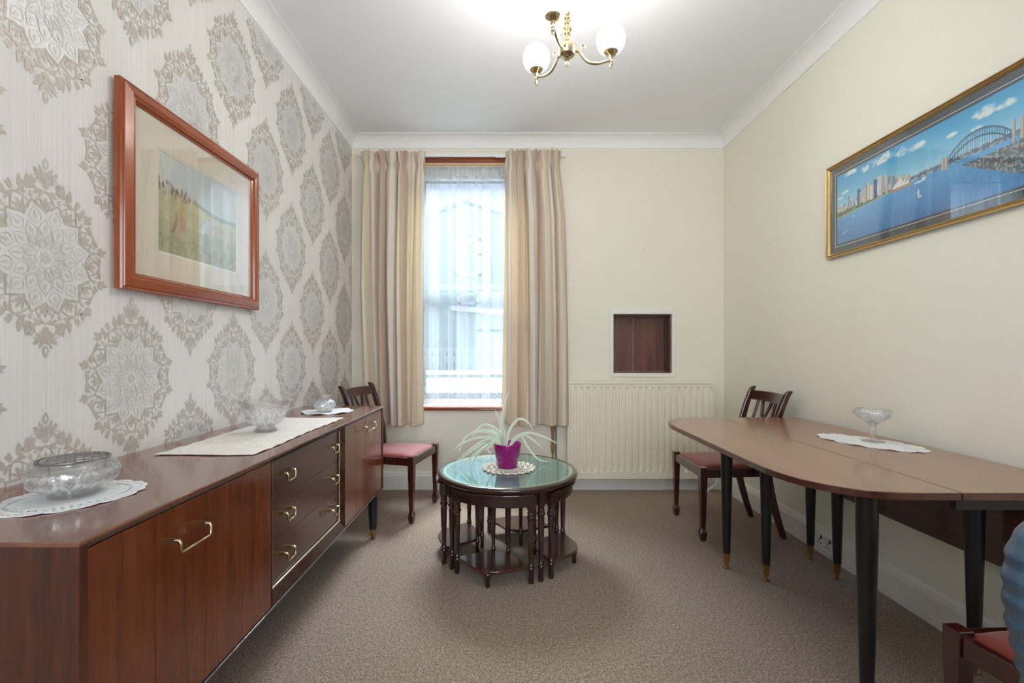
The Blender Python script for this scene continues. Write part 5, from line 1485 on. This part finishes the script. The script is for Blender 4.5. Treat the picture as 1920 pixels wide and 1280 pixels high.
# white tented building on a point
put(img, (v_ > 0.435) & (v_ < 0.475) & (s_ > 0.355) & (s_ < 0.475), (176, 150, 140))
for (cu, h1, a) in ((0.385, 0.085, 0.018), (0.403, 0.10, 0.018), (0.424, 0.075, 0.016), (0.445, 0.055, 0.014)):
    q_ = (s_ - cu + a) / (2 * a)
    put(img, (q_ > 0) & (q_ < 1) & (v_ > 0.468) & (v_ < 0.468 + h1 * np.clip(q_, 0, 1) ** 0.6), (240, 238, 236))
for (cu, cv, a, c_) in ((0.515, 0.435, 0.028, 0.010), (0.535, 0.455, 0.012, 0.016), (0.515, 0.26, 0.010, 0.012), (0.508, 0.31, 0.005, 0.045), (0.122, 0.33, 0.007, 0.008), (0.88, 0.41, 0.008, 0.008)):
    put(img, ((s_ - cu) / a) ** 2 + ((v_ - cv) / c_) ** 2 < 1, (232, 238, 242), 0.9)
put(img, (np.abs(v_ - 0.14 - (s_ - 0.05) * 0.9) < 0.006) & (s_ > 0.035) & (s_ < 0.085), (222, 232, 238), 0.8)
# steel arch bridge with two pairs of stone towers
b0, b1 = 0.635, 0.895
q_ = np.clip((s_ - b0) / (b1 - b0), 0, 1); inb = (s_ > b0) & (s_ < b1)
deck = 0.515 + 0.012 * q_
up_ = deck - 0.02 + 0.185 * (4 * q_ * (1 - q_)) ** 0.9 + 0.035; lo_ = deck - 0.045 + 0.175 * (4 * q_ * (1 - q_))
steel_ = (58, 92, 128)
put(img, inb & (np.abs(v_ - up_) < 0.008), steel_); put(img, inb & (np.abs(v_ - lo_) < 0.008), steel_); put(img, (np.abs(v_ - deck) < 0.008) & (s_ > b0 - 0.14) & (s_ < b1 + 0.3), (84, 112, 144))
lat = np.abs(((s_ - b0) * 110) % 1 - 0.5) < 0.14
put(img, inb & lat & (v_ < up_) & (v_ > np.minimum(lo_, deck)), steel_, 0.8)
put(img, inb & (v_ < up_) & (v_ > lo_) & (np.abs(((s_ - b0) * 110 + v_ * 9) % 1 - 0.5) < 0.12), steel_, 0.6)
for cu in (b0 - 0.012, b0 + 0.004, b1 + 0.002, b1 + 0.030):
    mk = (np.abs(s_ - cu) < 0.007) & (v_ > 0.45) & (v_ < (0.585 if cu < 0.7 else 0.66)); put(img, mk, (196, 188, 178)); put(img, mk & (s_ > cu + 0.002), (140, 140, 146))
# headland in the right foreground, roofs and trees
hd = (v_ < 0.43 + 0.06 * np.clip((s_ - 0.82) / 0.35, 0, 1)) & (v_ > 0.43 - 0.30 * np.clip((s_ - 0.70) / 0.22, 0, 1) + 0.05 * (n1 - 0.5)) & (s_ > 0.70)
put(img, hd, (78, 112, 128)); put(img, hd & (n2 > 0.54), (56, 88, 96), 0.7); put(img, hd & (n3 > 0.60), (204, 196, 190), 0.7); put(img, hd & (n3 < 0.36), (150, 110, 100), 0.6)
img = np.clip(img * 1.06 + 6, 0, 255)[:, ::-1]
painted('photograph', hp, M['print'], X0 - 0.0040, (py0 + mw - 0.001, py1 - mw + 0.001), (pz0 + mw - 0.001, pz1 - mw + 0.001), img, True)
MB().box(X0 - 0.0092, X0 - 0.0078, py0 + 0.001, py1 - 0.001, pz0 + 0.001, pz1 - 0.001).build('glass', M['picture_glass'], hp)
